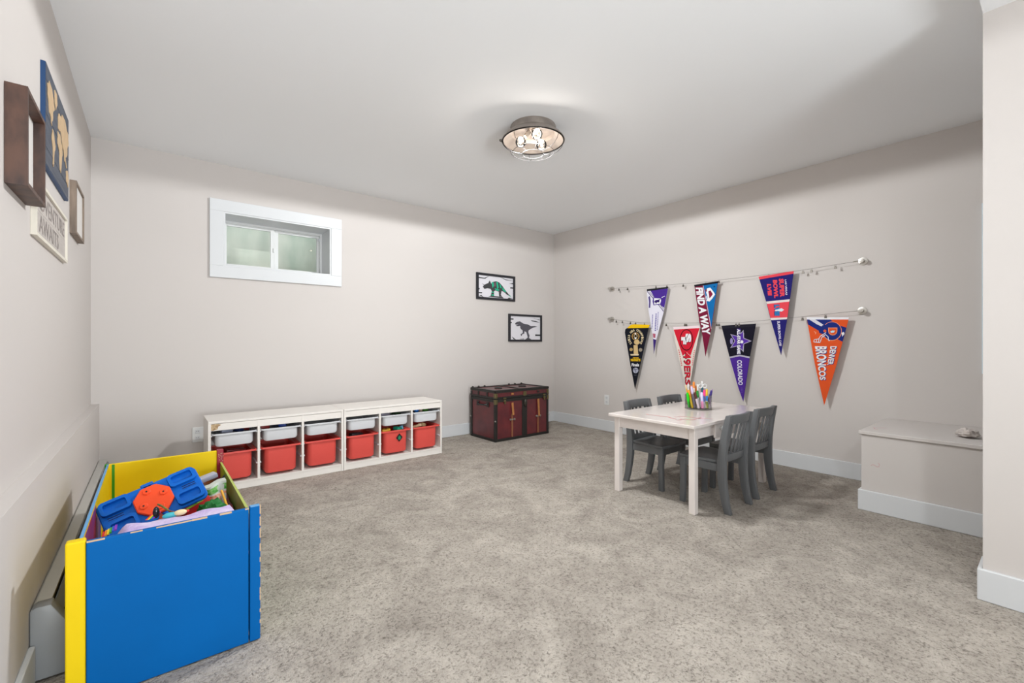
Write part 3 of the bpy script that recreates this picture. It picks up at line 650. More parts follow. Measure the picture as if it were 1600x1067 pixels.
# ------------------------------------------------------------------ chairs (one built, three copied)
def make_chair(label):
    e = empty('child_chair', (0, 0, 0), label, 'chair', 'grey chairs around the play table')
    W = .155
    seat = MB()                                          # dished seat with rounded front
    n, m_ = 16, 14; g = []; gb = []
    for i in range(n+1):
        u = -1+2*i/n; row = []; rowb = []
        for k in range(m_+1):
            v = k/m_; y = -.108+.285*v - (.018*u*u*v); hw = .140+.016*min(1, v*1.6)
            z = .312-.008*math.exp(-((u/.55)**2+((v-.45)/.4)**2)); 
            row.append(seat.bm.verts.new((u*hw, y, z))); rowb.append(seat.bm.verts.new((u*(hw-.002), y-.002, .292)))
        g.append(row); gb.append(rowb)
    for i in range(n):
        for k in range(m_):
            seat.bm.faces.new((g[i][k], g[i+1][k], g[i+1][k+1], g[i][k+1])); seat.bm.faces.new((gb[i][k+1], gb[i+1][k+1], gb[i+1][k], gb[i][k]))
        seat.bm.faces.new((g[i+1][0], g[i][0], gb[i][0], gb[i+1][0])); seat.bm.faces.new((g[i][m_], g[i+1][m_], gb[i+1][m_], gb[i][m_]))
    for k in range(m_):
        seat.bm.faces.new((g[0][k], g[0][k+1], gb[0][k+1], gb[0][k])); seat.bm.faces.new((g[n][k+1], g[n][k], gb[n][k], gb[n][k+1]))
    seat.bevel(.005, 2, 60).build('seat', GREY, e, smooth=35)
    cen = [(-.152, 0, .040), (-.136, .06, .042), (-.124, .13, .046), (-.115, .21, .050), (-.113, .30, .052), (-.118, .37, .047), (-.128, .45, .042), (-.143, .53, .036), (-.156, .590, .030)]
    for sx in (-1, 1):
        f = [(y+w_/2, z) for y, z, w_ in cen]; b = [(y-w_/2, z) for y, z, w_ in cen][::-1]
        x0 = sx*W-(.030 if sx > 0 else 0)
        MB().prism([(x0, y, z) for y, z in f+b], (.030, 0, 0)).bevel(.004, 2).build('rear_leg', GREY, e, smooth=30)
        fl = [(.120, .292), (.156, .292), (.156, .15), (.160, .0), (.126, .0), (.124, .15)]
        x0 = sx*(W-.003)-(.028 if sx > 0 else 0)
        MB().prism([(x0, y, z) for y, z in fl], (.028, 0, 0)).bevel(.003, 2).build('front_leg', GREY, e, smooth=30)
        x0 = sx*(W-.008)-(.018 if sx > 0 else 0)
        B(x0, x0+.018, -.09, .124, .245, .2915).build('side_apron', GREY, e)
    B(-W+.03, W-.03, .132, .150, .245, .2915).build('front_apron', GREY, e)
    def rail(z0, z1, yc0, yc1, bow, thk, nm):
        mb = MB(); n = 12; f0, f1, b0, b1 = [], [], [], []
        for i in range(n+1):
            u = -1+2*i/n; x = u*(W-.029); d = -bow*(1-u*u)
            f0.append((x, yc0+d+thk/2, z0)); f1.append((x, yc1+d+thk/2, z1)); b0.append((x, yc0+d-thk/2, z0)); b1.append((x, yc1+d-thk/2, z1))
        V = [[mb.bm.verts.new(p) for p in q] for q in (f0, f1, b1, b0)]
        for a, b in ((0, 1), (1, 2), (2, 3), (3, 0)):
            for i in range(n): mb.bm.faces.new((V[a][i], V[a][i+1], V[b][i+1], V[b][i]))
        mb.bm.faces.new([V[k][0] for k in range(4)]); mb.bm.faces.new([V[k][n] for k in (3, 2, 1, 0)])
        return mb.bevel(.003, 2, 50).build(nm, GREY, e, smooth=35)
    rail(.535, .592, -.144, -.156, .020, .020, 'top_rail')
    rail(.300, .345, -.110, -.114, .008, .022, 'lower_rail')
    for k in range(5):
        u = -.76+1.52*k/4; x = u*(W-.03); dt = -.020*(1-u*u); db = -.008*(1-u*u)
        MB().prism([(x-.0085, -.114+db-.004, .343), (x+.0085, -.114+db-.004, .343), (x+.0085, -.114+db+.004, .343), (x-.0085, -.114+db+.004, .343)],
                   (0, (-.146+dt)-(-.114+db), .195)).build('slat', GREY, e)
    return e
cA = make_chair('grey slat-back child chair nearest the camera, at the drawer side of the table')
spots = [(2.815, 1.405, 0, None), (3.225, 1.415, 0, 'grey slat-back child chair at the drawer side, nearer the right wall'),
         (2.878, 1.885, pi, 'grey slat-back child chair across the table at its left end, seat showing beneath'),
         (3.315, 1.885, pi, 'grey slat-back child chair mostly hidden behind the table and pen cup')]
for i, (x, y, rz, lb) in enumerate(spots):
    c = cA if i == 0 else copy_tree(cA)
    c.location = (x, y, 0); c.rotation_euler = (0, 0, rz)
    if lb: c['label'] = lb

# ------------------------------------------------------------------ cup of pens
rgt = Vector((cs, -sn, 0)); fwd = Vector((sn, cs, 0))
cc = at(2, TZ, 1091, 638.6); cc.z = TZ
cup = empty('pen_cup', tuple(cc), 'round clear plastic cup full of markers on the white play table', 'cup')
CLR = clear_mat('clear_plastic', (.97, .97, .98), 1.3, .05, .6)
CR = .092
MB().lathe([(CR, .007), (CR, .105), (CR-.002, .105), (CR-.002, .007)], cc, 40).build('cup_wall', CLR, cup, smooth=True)
MB().lathe([(0, .0005), (CR, .0005), (CR+.001, .004), (CR, .007), (0, .007)], cc, 40).build('cup_base', mat('grey_cup_base', (120, 116, 110), .3), cup, smooth=True)
MB().box(-CR+.004, CR-.004, -.001, .001, .0075, .085).xf(Matrix.Translation(cc) @ Matrix.Rotation(-YAW+.5, 4, 'Z')).build('cup_divider', CLR, cup)
K = .0002546
MK = [ # bottom x, top x, top y (zoomed px), depth bottom, depth top, radius, body, cap, cap fraction, label
 (440, 345, 420, -.045, -.045, .0085, (30, 190, 20), (20, 210, 10), .55, 'bright green marker leaning out at the left of the cup'),
 (480, 362, 250, -.02, .0, .0045, (230, 180, 60), (226, 196, 150), .15, 'long yellow pencil leaning left in the cup'),
 (492, 400, 350, -.05, -.03, .0075, (236, 200, 30), (236, 150, 20), .4, 'yellow orange-capped marker beside the green one in the cup'),
 (500, 470, 230, .01, .02, .005, (236, 236, 232), (220, 220, 220), .2, 'slim white pen at the left of the cup'),
 (575, 520, 275, -.03, -.01, .0085, (150, 140, 160), (206, 196, 230), .35, 'grey marker with a lavender cap in the cup'),
 (640, 545, 400, -.065, -.05, .0085, (238, 220, 224), (84, 26, 16), .40, 'white marker with a dark brown cap leaning left in the cup'),
 (600, 590, 300, .03, .04, .0075, (176, 104, 40), (214, 110, 40), .3, 'orange brown marker at the back left of the cup'),
 (645, 648, 185, .02, .03, .0075, (246, 226, 210), (240, 140, 50), .25, 'tall cream pen with an orange cap in the cup'),
 (662, 655, 375, -.04, -.03, .0085, (214, 220, 214), (10, 134, 40), .40, 'white marker with a dark green cap in the cup'),
 (690, 745, 300, .03, .04, .0085, (206, 130, 60), (216, 128, 50), .3, 'tan orange marker standing in the middle of the cup'),
 (735, 733, 395, -.072, -.055, .0095, (236, 150, 190), (214, 206, 236), .55, 'pink marker with a pale lavender cap at the front of the cup'),
 (760, 748, 255, .0, .03, .005, (226, 226, 226), (228, 228, 224), .2, 'thin white pen in the middle of the cup'),
 (775, 795, 500, -.06, -.05, .0085, (232, 226, 236), (40, 96, 196), .45, 'white marker with a royal blue cap in the cup'),
 (800, 850, 345, -.05, -.035, .0085, (240, 214, 204), (236, 60, 140), .38, 'pale marker with a hot pink cap in the cup'),
 (780, 812, 440, -.035, -.02, .0080, (216, 206, 210), (196, 20, 50), .35, 'pale marker with a crimson cap in the cup'),
 (850, 905, 505, -.06, -.045, .0085, (240, 230, 216), (16, 120, 190), .40, 'cream marker with an azure cap in the cup'),
 (880, 900, 320, .02, .03, .0080, (60, 150, 160), (20, 96, 120), .4, 'teal marker at the back of the cup'),
 (905, 940, 195, .04, .06, .0055, (238, 238, 236), (230, 230, 228), .2, 'tall thin white pen at the back right of the cup'),
 (930, 975, 365, -.02, .0, .0080, (240, 200, 40), (226, 190, 40), .35, 'mustard yellow marker at the right of the cup'),
 (880, 868, 650, -.066, -.060, .0075, (150, 160, 60), (120, 140, 50), .3, 'short olive marker at the front of the cup'),
 (905, 896, 630, -.060, -.050, .0070, (84, 50, 30), (60, 40, 30), .3, 'short brown marker at the front of the cup'),
 (1035, 948, 640, -.055, -.045, .0100, (104, 74, 130), (96, 66, 126), .4, 'thick dull purple marker leaning left in the cup'),
 (985, 905, 660, -.066, -.052, .0080, (236, 232, 228), (230, 226, 222), .3, 'white marker leaning left at the front right of the cup'),
 (1010, 1112, 395, -.01, .0, .0080, (120, 90, 160), (50, 30, 120), .45, 'indigo marker leaning out at the right of the cup'),
 (1030, 1190, 395, .01, .03, .0045, (200, 186, 214), (170, 140, 180), .2, 'thin lilac pencil leaning far out right of the cup'),
 (1060, 1042, 605, -.01, .0, .0075, (206, 96, 40), (196, 90, 50), .4, 'rust orange marker inside the right edge of the cup'),
]
for (xb_, xt_, yt_, d0, d1, r_, cb, cc_, fr_, lb) in MK:
    a0 = max(-.078, min(.078, (xb_-729)*K)); lim = math.sqrt(max(1e-4, .076**2-a0*a0)); d0 = max(-lim, min(lim, d0))
    p0 = cc+rgt*a0+fwd*d0+Vector((0, 0, .0085+r_*.4)); p1 = cc+rgt*((xt_-729)*K)+fwd*d1
    p1.z = TZ+(915-yt_)*K*1.03 - (d1*.16)*-1
    e = empty('marker_pen' if r_ > .006 else 'pencil', tuple(p0), lb, 'pen', 'pens and markers in the clear cup')
    q = p0+(p1-p0)*(1-fr_)
    mb_ = mat('pen_%d_%d_%d' % cb, cb, .4); mc_ = mat('pen_%d_%d_%d' % cc_, cc_, .4)
    MB().tube([p0, p0+(p1-p0)*.03, q], [r_*.6, r_, r_], 10).build('barrel', mb_, e, smooth=True)
    MB().tube([q, q+(p1-q)*.85, p1], [r_*1.1, r_*1.05, r_*.6], 10).build('cap', mc_, e, smooth=True)
sc_c = cc+rgt*(885-729)*K+fwd*.02; sc_c.z = TZ+.165
sc = empty('scissors', tuple(sc_c), 'white handled scissors standing upright at the back of the cup', 'scissors')
for sgn in (-1, 1):
    c0 = sc_c+rgt*.016*sgn
    MB().tube([c0+rgt*.014*math.cos(t*pi/8)+Vector((0, 0, .014*math.sin(t*pi/8))) for t in range(16)], .0035, 8, closed=True).build('handle', WHITE, sc, smooth=True)
    MB().prism([c0+Vector((0, 0, -.013))-rgt*.004, c0+Vector((0, 0, -.013))+rgt*.004, c0-rgt*.014*sgn+Vector((0, 0, -.135))], fwd*.002).build('blade', CHROME, sc)

# ------------------------------------------------------------------ ceiling light
lc = at(2, 2.354, 833, 219.5); LX, LY = lc.x, lc.y
cl = empty('ceiling_light', (LX, LY, H), 'round brushed metal ceiling light with wire cage and three globe bulbs', 'ceiling light')
LMET = mat('weathered_nickel', (176, 166, 158), .42, .75, var=.25, vscale=14)
MB().lathe([(0, 0), (.146, 0), (.150, -.008), (.150, -.040), (.157, -.046), (.165, -.048), (.186, -.066), (.203, -.086), (.207, -.093), (.203, -.094), (.196, -.088), (.180, -.070), (.158, -.054), (.142, -.046), (.138, -.020), (0, -.018)], (LX, LY, H-.0005), 64).build('shade', LMET, cl, smooth=40)
CAGE = mat('dull_cage_wire', (22, 20, 19), .8, spec=.2)
WIRE = .0014
def circ(r, z, n=48): return [(LX+r*math.cos(2*pi*k/n), LY+r*math.sin(2*pi*k/n), z) for k in range(n)]
MB().tube(circ(.200, H-.096), .004, 8, closed=True).build('rim_ring', CAGE, cl, smooth=True)
MB().tube(circ(.135, H-.168), WIRE, 6, closed=True).build('cage_ring', CAGE, cl, smooth=True)
MB().tube(circ(.070, H-.178), WIRE, 6, closed=True).build('cage_ring', CAGE, cl, smooth=True)
for k in range(8):
    a = 2*pi*k/8+.2; ca, sa = math.cos(a), math.sin(a)
    MB().tube([(LX+ca*r, LY+sa*r, H-z) for r, z in ((.200, .096), (.190, .125), (.165, .152), (.135, .168), (.100, .175), (.070, .178))], WIRE, 6).build('cage_wire', CAGE, cl, smooth=True)
MB().lathe([(0, -.016), (.035, -.018), (.035, -.040), (.02, -.046), (0, -.046)], (LX, LY, H), 24).build('lamp_hub', LMET, cl, smooth=True)
MB().ball((LX-.16, LY+.135, H-.088), .012, (1.4, .7, .8)).build('cage_latch', STEEL, cl, smooth=True)
BG = clear_mat('bulb_glass', (.99, .98, .96), 1.5, .02)
FIL = emit_mat('glowing_filament', (1, .86, .66), 14)
for px, py in ((813.5, 222), (839, 209.5), (846, 226.5)):
    c = at(2, 2.325, px, py); d = Vector((c.x-LX, c.y-LY, 0)).normalized()
    hub = Vector((LX, LY, H-.040)) + d*.03; ax = (c-hub).normalized()
    MB().tube([hub-ax*.004, hub+ax*.05], .016, 16).build('bulb_socket', STEEL, cl, smooth=True)
    b_ = MB().ball(c, .0345, u=24, v=16).build('bulb', BG, cl, smooth=True)
    MB().tube([c-ax*.02+Vector((.008, 0, 0)), c+ax*.006+Vector((.010, .004, 0)), c+ax*.010, c+ax*.006-Vector((.010, .004, 0)), c-ax*.02-Vector((.008, 0, 0))], .0028, 6).build('filament', FIL, b_, smooth=True)
    lamp('bulb_light', 'SPOT', (c.x, c.y, c.z-.028), BULB_W, (.94, .975, 1), shadow_soft_size=.02, spot_size=pi, spot_blend=.06)
    lamp('bulb_glow', 'POINT', (c.x, c.y, c.z-.02), GLOW_W, (1, .93, .86), shadow_soft_size=.02)

# ------------------------------------------------------------------ pictures on the back wall
def frame_back(name, x0, x1, z0, z1, bar, label, cat='picture'):
    e = empty(name, ((x0+x1)/2, Y1, z0), label, cat); yb = Y1-.0005; d = .022
    MB().box(x0, x1, yb-d, yb, z1-bar, z1).box(x0, x1, yb-d, yb, z0, z0+bar).box(x0, x0+bar, yb-d, yb, z0+bar, z1-bar).box(x1-bar, x1, yb-d, yb, z0+bar, z1-bar).build('picture_frame', mat('matte_black_frame', (34, 34, 40), .55), e)
    B(x0+bar, x1-bar, yb-.008, yb, z0+bar, z1-bar).build('backing_sheet', mat('pale_backing', (226, 224, 230), .7), e)
    return e
def cut(e, pts, m, nm, y=Y1-.0085, th=.004):
    MB().prism([(x, y, z) for x, z in pts], (0, -th, 0)).build(nm, m, e)
def mapper(x0, x1, z0, z1, u0, u1, v0, v1):
    """zoomed-crop coordinates to the picture's own plane"""
    return lambda u, v: (x0+(x1-x0)*(u-u0)/(u1-u0), z1-(z1-z0)*(v-v0)/(v1-v0))
DKM = mat('dark_cut_metal', (60, 62, 64), .5); TEAL = mat('teal_patina', (34, 180, 140), .5)
P1 = (2.865, 3.429, 1.523, 1.826)
e1 = frame_back('dinosaur_picture', *P1, .026, 'black framed cut-out of a green and grey horned dinosaur on the back wall')
m1 = mapper(*P1, 0, 100, 0, 100)
body = [(16,52),(20,44),(30,36),(33,26),(37,38),(42,30),(50,26),(58,30),(66,42),(74,58),(84,74),(90,80),(80,76),(70,64),(64,62),(62,78),(66,84),(58,84),(57,66),(48,62),(44,66),(44,84),(36,84),(39,66),(36,58),(28,56),(20,60)]
cut(e1, [m1(*q) for q in body], DKM, 'dinosaur_cutout')
for pl in ([(38,32),(42,30),(44,44),(40,54)], [(50,28),(54,30),(56,50),(52,58)], [(58,34),(62,40),(64,52),(60,50)], [(66,46),(76,64),(74,66),(66,58)], [(82,74),(90,80),(86,81)], [(38,68),(44,68),(44,72),(38,72)], [(38,78),(44,78),(44,83),(37,83)], [(46,54),(58,58),(56,63),(48,61)]):
    cut(e1, [m1(*q) for q in pl], TEAL, 'teal_patch', Y1-.0125, .002)
cut(e1, [m1(*q) for q in ((44,34),(49,30),(49,46),(44,48))], mat('dusty_mauve', (112, 84, 96), .5), 'mauve_patch', Y1-.0125, .002)
cut(e1, [m1(*q) for q in ((30,88),(70,90),(66,85),(36,84))], DKM, 'ground_bar')
for pl in ([(4,74),(14,73),(14,78),(4,78)], [(88,44),(97,44),(97,49),(88,49)], [(14,40),(22,46),(28,45),(21,48)], [(5,16),(20,18),(32,9),(22,21),(5,21)], [(60,8),(76,15),(96,18),(76,18)], [(84,30),(96,26),(96,31)], [(78,94),(84,86),(95,88),(88,90),(84,95)], [(5,90),(12,84),(18,92),(11,88)], [(5,58),(8,58),(8,64),(5,64)]):
    cut(e1, [m1(*q) for q in pl], DKM, 'frame_scroll', Y1-.0085, .003)
P2_ = (3.334, 3.873, 1.037, 1.372)
e2 = frame_back('dinosaur_picture', *P2_, .024, 'black framed cut-out of a grey two-legged dinosaur beside the corner')
m2 = mapper(*P2_, 0, 100, 0, 100)
tr_ = [(19,34),(24,28),(33,26),(38,30),(44,34),(56,36),(66,42),(78,41),(86,44),(72,48),(64,54),(59,58),(58,66),(62,78),(60,86),(64,90),(52,90),(57,84),(55,76),(52,64),(46,62),(46,70),(40,73),(37,80),(35,74),(42,67),(41,58),(36,54),(34,48),(34,42),(26,44),(21,42),(29,38),(20,38)]
cut(e2, [m2(*q) for q in tr_], mat('grey_cut_metal', (84, 82, 92), .5), 'dinosaur_cutout')
cut(e2, [m2(*q) for q in ((50,90),(66,90),(66,92.5),(50,92.5))], DKM, 'ground_bar')
for pl in ([(66,20),(80,22),(95,28),(80,26),(70,24)], [(74,12),(94,17),(94,19)], [(80,73),(97,73),(97,79),(80,79)], [(5,16),(14,16),(14,21),(5,21)], [(5,29),(9,29),(9,34),(5,34)], [(10,82),(16,88),(22,94),(14,91)], [(34,90),(45,89),(45,91),(34,91)]):
    cut(e2, [m2(*q) for q in pl], DKM, 'frame_scroll', Y1-.0085, .003)

# ------------------------------------------------------------------ things on the left wall
def text_mesh(body, bold=.0, font_mb=None):
    cu = bpy.data.curves.new('lettering', 'FONT'); cu.body = body; cu.size = 1; cu.offset = bold; cu.resolution_u = 3
    o = bpy.data.objects.new('lettering', cu); COL.objects.link(o)
    bpy.context.view_layer.update(); dg = bpy.context.evaluated_depsgraph_get()
    me = bpy.data.meshes.new_from_object(o.evaluated_get(dg)); bpy.data.objects.remove(o); bpy.data.curves.remove(cu)
    mb = MB(); mb.bm.from_mesh(me); bpy.data.meshes.remove(me); return mb
def text_quad(body, TL, TR, BR, BL, m, parent, bold=.02, name='lettering'):
    """letters laid on the quad TL-TR-BR-BL (3-D corners, seen reading upright)"""
    mb = text_mesh(body, bold); V = mb.bm.verts
    x0 = min(v.co.x for v in V); x1 = max(v.co.x for v in V); y0 = min(v.co.y for v in V); y1 = max(v.co.y for v in V)
    TL, TR, BR, BL = map(Vector, (TL, TR, BR, BL))
    for v in V:
        s, t = (v.co.x-x0)/(x1-x0), (v.co.y-y0)/(y1-y0)
        v.co = BL.lerp(BR, s).lerp(TL.lerp(TR, s), t)
    return mb.build(name, m, parent, recalc=False)

def wall_frame(name, y0, y1, z0, z1, depth, bar, m, inner, label, setback=.019):
    e = empty(name, (X0, (y0+y1)/2, z0), label, 'picture frame'); a, b = X0+.0005, X0+depth
    MB().box(a, b, y0, y1, z1-bar, z1).box(a, b, y0, y1, z0, z0+bar).box(a, b, y0, y0+bar, z0+bar, z1-bar).box(a, b, y1-bar, y1, z0+bar, z1-bar).build('frame', m, e)
    B(a, a+setback, y0+bar, y1-bar, z0+bar, z1-bar).build('print_sheet', inner, e)
    return e
WOODD = mat('dark_brown_wood', (92, 62, 48), .5, rgb2=(58, 38, 32), vscale=22, bump=.1, bscale=90, stretch=(1, 1, .4))
WOODL = mat('weathered_oak', (150, 132, 116), .6, rgb2=(110, 96, 84), vscale=30, bump=.2, bscale=120, stretch=(1, 1, .15))
PAPER = mat('print_paper', (224, 220, 216), .6)
wall_frame('deep_shadow_box', 1.900, 2.176, 1.487, 1.777, .047, .012, WOODD, PAPER, 'deep dark brown wooden shadow box frame nearest the camera on the left wall')
wall_frame('small_oak_frame', 3.19, 3.515, 1.590, 1.862, .027, .012, WOODL, PAPER, 'small weathered oak frame below the world map, nearest the back corner')
# wooden world map of planks with pale continents
my0, my1, mz0, mz1 = 2.431, 3.015, 1.712, 2.098
mp = empty('world_map_panel', (X0, (my0+my1)/2, mz0), 'slate blue plank world map with tan continents on the left wall', 'wall art')
MAPW = mat('slate_stained_wood', (82, 88, 100), .6, rgb2=(66, 72, 86), vscale=12, stretch=(1, .3, 6)); NAVY = mat('navy_edge_paint', (24, 66, 112), .5)
npl = 6; pz = (mz1-mz0)/npl
for k in range(npl): B(X0+.0045, X0+.0145+.0006*(k % 2), my0, my1, mz0+k*pz+.0008, mz0+(k+1)*pz-.0008).build('plank', MAPW, mp)
MB().box(X0+.0005, X0+.0045, my0-.001, my1, mz0-.001, mz1+.001).box(X0+.0005, X0+.0138, my0-.0035, my0-.0005, mz0, mz1).box(X0+.0005, X0+.0138, my0, my1, mz0-.0035, mz0-.0005).build('painted_edge', NAVY, mp)
CONT = mat('pale_birch', (206, 176, 138), .6, var=.12, vscale=30)
def rough(pts, seed):
    r = random.Random(seed); out = []
    for (a, b), (c, d) in zip(pts, pts[1:]+pts[:1]):
        out.append((a, b))
        for t in (.33, .66): out.append((a+(c-a)*t+r.uniform(-.016, .016), b+(d-b)*t+r.uniform(-.018, .018)))
    return out
def land(pts):
    pts = rough(pts, len(pts)*7+int(pts[0][0]*100)); MB().prism([(X0+.0152, my0+(my1-my0)*u, mz0+(mz1-mz0)*(1-v)) for u, v in pts], (.002, 0, 0)).build('continent', CONT, mp)
land([(.03,.20),(.10,.12),(.20,.14),(.27,.22),(.30,.30),(.25,.34),(.22,.46),(.20,.52),(.17,.46),(.10,.44),(.06,.32)])
land([(.30,.08),(.40,.06),(.42,.16),(.36,.26),(.32,.20)])
land([(.22,.54),(.29,.58),(.34,.66),(.30,.76),(.26,.92),(.24,.90),(.24,.74),(.20,.64)])
land([(.45,.28),(.52,.20),(.60,.22),(.64,.14),(.78,.12),(.94,.20),(.97,.30),(.90,.40),(.88,.50),(.80,.56),(.76,.62),(.72,.52),(.66,.50),(.62,.42),(.54,.38),(.46,.40)])
land([(.44,.44),(.54,.42),(.62,.50),(.66,.56),(.62,.70),(.58,.84),(.54,.82),(.52,.66),(.44,.58)])
land([(.84,.70),(.92,.66),(.97,.76),(.94,.86),(.86,.82)])
land([(.80,.56),(.84,.60),(.88,.64),(.85,.66),(.80,.60)])
# lettered sign below the map
sy0, sy1, sz0, sz1 = 2.25, 2.98, 1.405, 1.615
sg = empty('lettered_sign', (X0, (sy0+sy1)/2, sz0), 'whitewashed lettered sign with cream frame partly behind the dark frame', 'sign')
MB().box(X0+.0005, X0+.016, sy0, sy1, sz0, sz0+.012).box(X0+.0005, X0+.016, sy0, sy1, sz1-.012, sz1).box(X0+.0005, X0+.016, sy0, sy0+.012, sz0+.012, sz1-.012).box(X0+.0005, X0+.016, sy1-.012, sy1, sz0+.012, sz1-.012).build('frame', mat('cream_frame', (226, 220, 206), .5), sg)
for k in range(2):
    B(X0+.0005, X0+.008, sy0+.012, sy1-.012, sz0+.012+k*.093, sz0+.012+(k+1)*.093-.001).build('plank', mat('whitewashed_plank', (200, 192, 186), .7, var=.15, vscale=10, stretch=(1, .3, 3)), sg)
LET = mat('grey_sign_paint', (150, 140, 136), .7)
xs = X0+.0088
text_quad('ADVENTURE', (xs, sy0+.05, sz1-.03), (xs, sy1-.04, sz1-.03), (xs, sy1-.04, sz0+.115), (xs, sy0+.05, sz0+.115), LET, sg, .0)
text_quad('AWAITS', (xs, sy0+.10, sz0+.095), (xs, sy1-.20, sz0+.095), (xs, sy1-.20, sz0+.03), (xs, sy0+.10, sz0+.03), LET, sg, .0)

# ------------------------------------------------------------------ picture wires, clips and pennants on the right wall
GAP = .052
XW = X2-GAP
def wp(px, py, off=0): 
    p_ = at(0, XW, px, py); p_.x -= off; return p_
def wire(nm, pts, label):
    P = [wp(*q) for q in pts]; e = empty(nm, tuple(P[0]), label, 'wire')
    MB().tube(P, .0013, 6).build('cable', STEEL, e, smooth=True)
    for i, q in ((0, P[0]), (-1, P[-1])):
        c = Vector((X2-.0005, q.y, q.z)); s = MB().lathe([(.028, 0), (.028, .006), (.012, .008), (.010, .040), (.016, .042), (.016, .060), (0, .062)], c, 24, (-1, 0, 0)).build('wall_mount', CHROME, e, smooth=40)
        d = (P[1]-q if i == 0 else P[-2]-q).normalized()
        MB().tube([q+d*.004, q+d*.05], .004, 8).build('tension_sleeve', CHROME, e, smooth=True)
    return P
W1 = [(952.5, 451), (990, 448.2), (1040, 445.3), (1110, 440), (1124, 437.5), (1190, 430), (1250, 422.5), (1346, 407)]
W2p = [(952, 498.5), (975, 501), (1005, 504.5), (1060, 505), (1110, 504.2), (1150, 504.5), (1210, 499), (1262, 494), (1344.5, 485)]
wire('display_wire', W1, 'upper steel display wire on the right wall with clips'); wire('display_wire', W2p, 'lower steel display wire on the right wall with clips')
def wire_y(pts, px):
    for (a, b), (c, d) in zip(pts, pts[1:]):
        if a <= px <= c: return b+(d-b)*(px-a)/(c-a)
CLIP0 = None
def clip(px, pts, label, group):
    global CLIP0
    p_ = wp(px, wire_y(pts, px))
    if CLIP0 is None:
        e = empty('wire_clip', (0, 0, 0), label, 'clip', group)
        MB().tube([(0, .005*math.cos(t*pi/6), .005*math.sin(t*pi/6)-.004) for t in range(12)], .0011, 6, closed=True).build('ring', STEEL, e, local=True, smooth=True)
        MB().prism([(-.004, -.006, -.010), (-.004, .006, -.010), (-.004, .009, -.030), (-.004, -.009, -.030)], (.008, 0, 0)).bevel(.001, 1).build('jaw', STEEL, e, local=True)
        CLIP0 = e; c = e
    else: c = copy_tree(CLIP0)
    c.location = p_; c['label'] = label; c['group'] = group
nth = ['leftmost', 'second', 'third', 'fourth', 'fifth', 'sixth', 'seventh', 'eighth']
for i, px in enumerate((967, 980.5, 1067.5, 1254.7, 1268, 1305.5)):
    clip(px, W1, ('small steel clip hanging bare on the upper wire, %s of six from the left' % nth[i]) if i else 'small steel clip hanging bare on the upper wire, leftmost of six', 'bare clips on the upper wire')
for i, px in enumerate((963, 972.5, 1041, 1120, 1123.5, 1254)):
    clip(px, W2p, ('small steel clip hanging bare on the lower wire, %s of six from the left' % nth[i]) if i else 'small steel clip hanging bare on the lower wire, leftmost of six', 'bare clips on the lower wire')

PCOL = {}
def pc(c): return mat('felt_%d_%d_%d' % c, c, .85, spec=.15)
class Pen:
    def __init__(s, outline, base, label, off=0.0):
        s.off = off
        P = [wp(*q) for q in outline]; s.e = empty('felt_pennant', tuple(P[0]), label, 'pennant', 'felt pennants on the display wires')
        mb = MB().prism([q+Vector((-off, 0, 0)) for q in P], (.0022, 0, 0)); mb.build('felt_sheet', pc(base), s.e)
    def poly(s, pts, col, lay=1, nm='printed_panel'):
        mb = MB(); mb.face([wp(*q, s.off+.0004*lay) for q in pts]); return mb.build(nm, pc(col), s.e, recalc=False)
    def disc(s, cx, cy, rx, ry, col, lay=1, nm='printed_emblem', n=24, rot=0):
        pts = [(cx+rx*math.cos(2*pi*k/n)*math.cos(rot)-ry*math.sin(2*pi*k/n)*math.sin(rot), cy+rx*math.cos(2*pi*k/n)*math.sin(rot)+ry*math.sin(2*pi*k/n)*math.cos(rot)) for k in range(n)]
        return s.poly(pts, col, lay, nm)
    def line(s, pts, w_, col, lay=2, nm='printed_line'):
        mb = MB()
        for (a, b), (c, d) in zip(pts, pts[1:]):
            L = math.hypot(c-a, d-b) or 1; nx, ny = -(d-b)/L*w_/2, (c-a)/L*w_/2
            mb.face([wp(a+nx, b+ny, s.off+.0004*lay), wp(c+nx, d+ny, s.off+.0004*lay), wp(c-nx, d-ny, s.off+.0004*lay), wp(a-nx, b-ny, s.off+.0004*lay)])
        return mb.build(nm, pc(col), s.e, recalc=False)
    def down(s, body, xl0, xr0, y0, xl1, xr1, y1, col, lay=2, bold=.02, sk=0):
        """lettering that reads downwards: its top faces right; from y0 (cap strip xl0..xr0) to y1 (xl1..xr1)"""
        o = s.off+.0004*lay
        return text_quad(body, wp(xr0, y0-sk, o), wp(xr1, y1-sk, o), wp(xl1, y1, o), wp(xl0, y0, o), pc(col), s.e, bold)
    def flat(s, body, x0, x1, y0, y1, col, lay=2, bold=.02):
        o = s.off+.0004*lay
        return text_quad(body, wp(x0, y0, o), wp(x1, y0, o), wp(x1, y1, o), wp(x0, y1, o), pc(col), s.e, bold)
    def clips(s, xs, pts, group, label):
        for i, px in enumerate(xs): clip(px, pts, label % (['left', 'right'] if len(xs) == 2 else ['left', 'middle', 'right'])[i] if '%' in label else label, group)
WHT = (232, 232, 236)
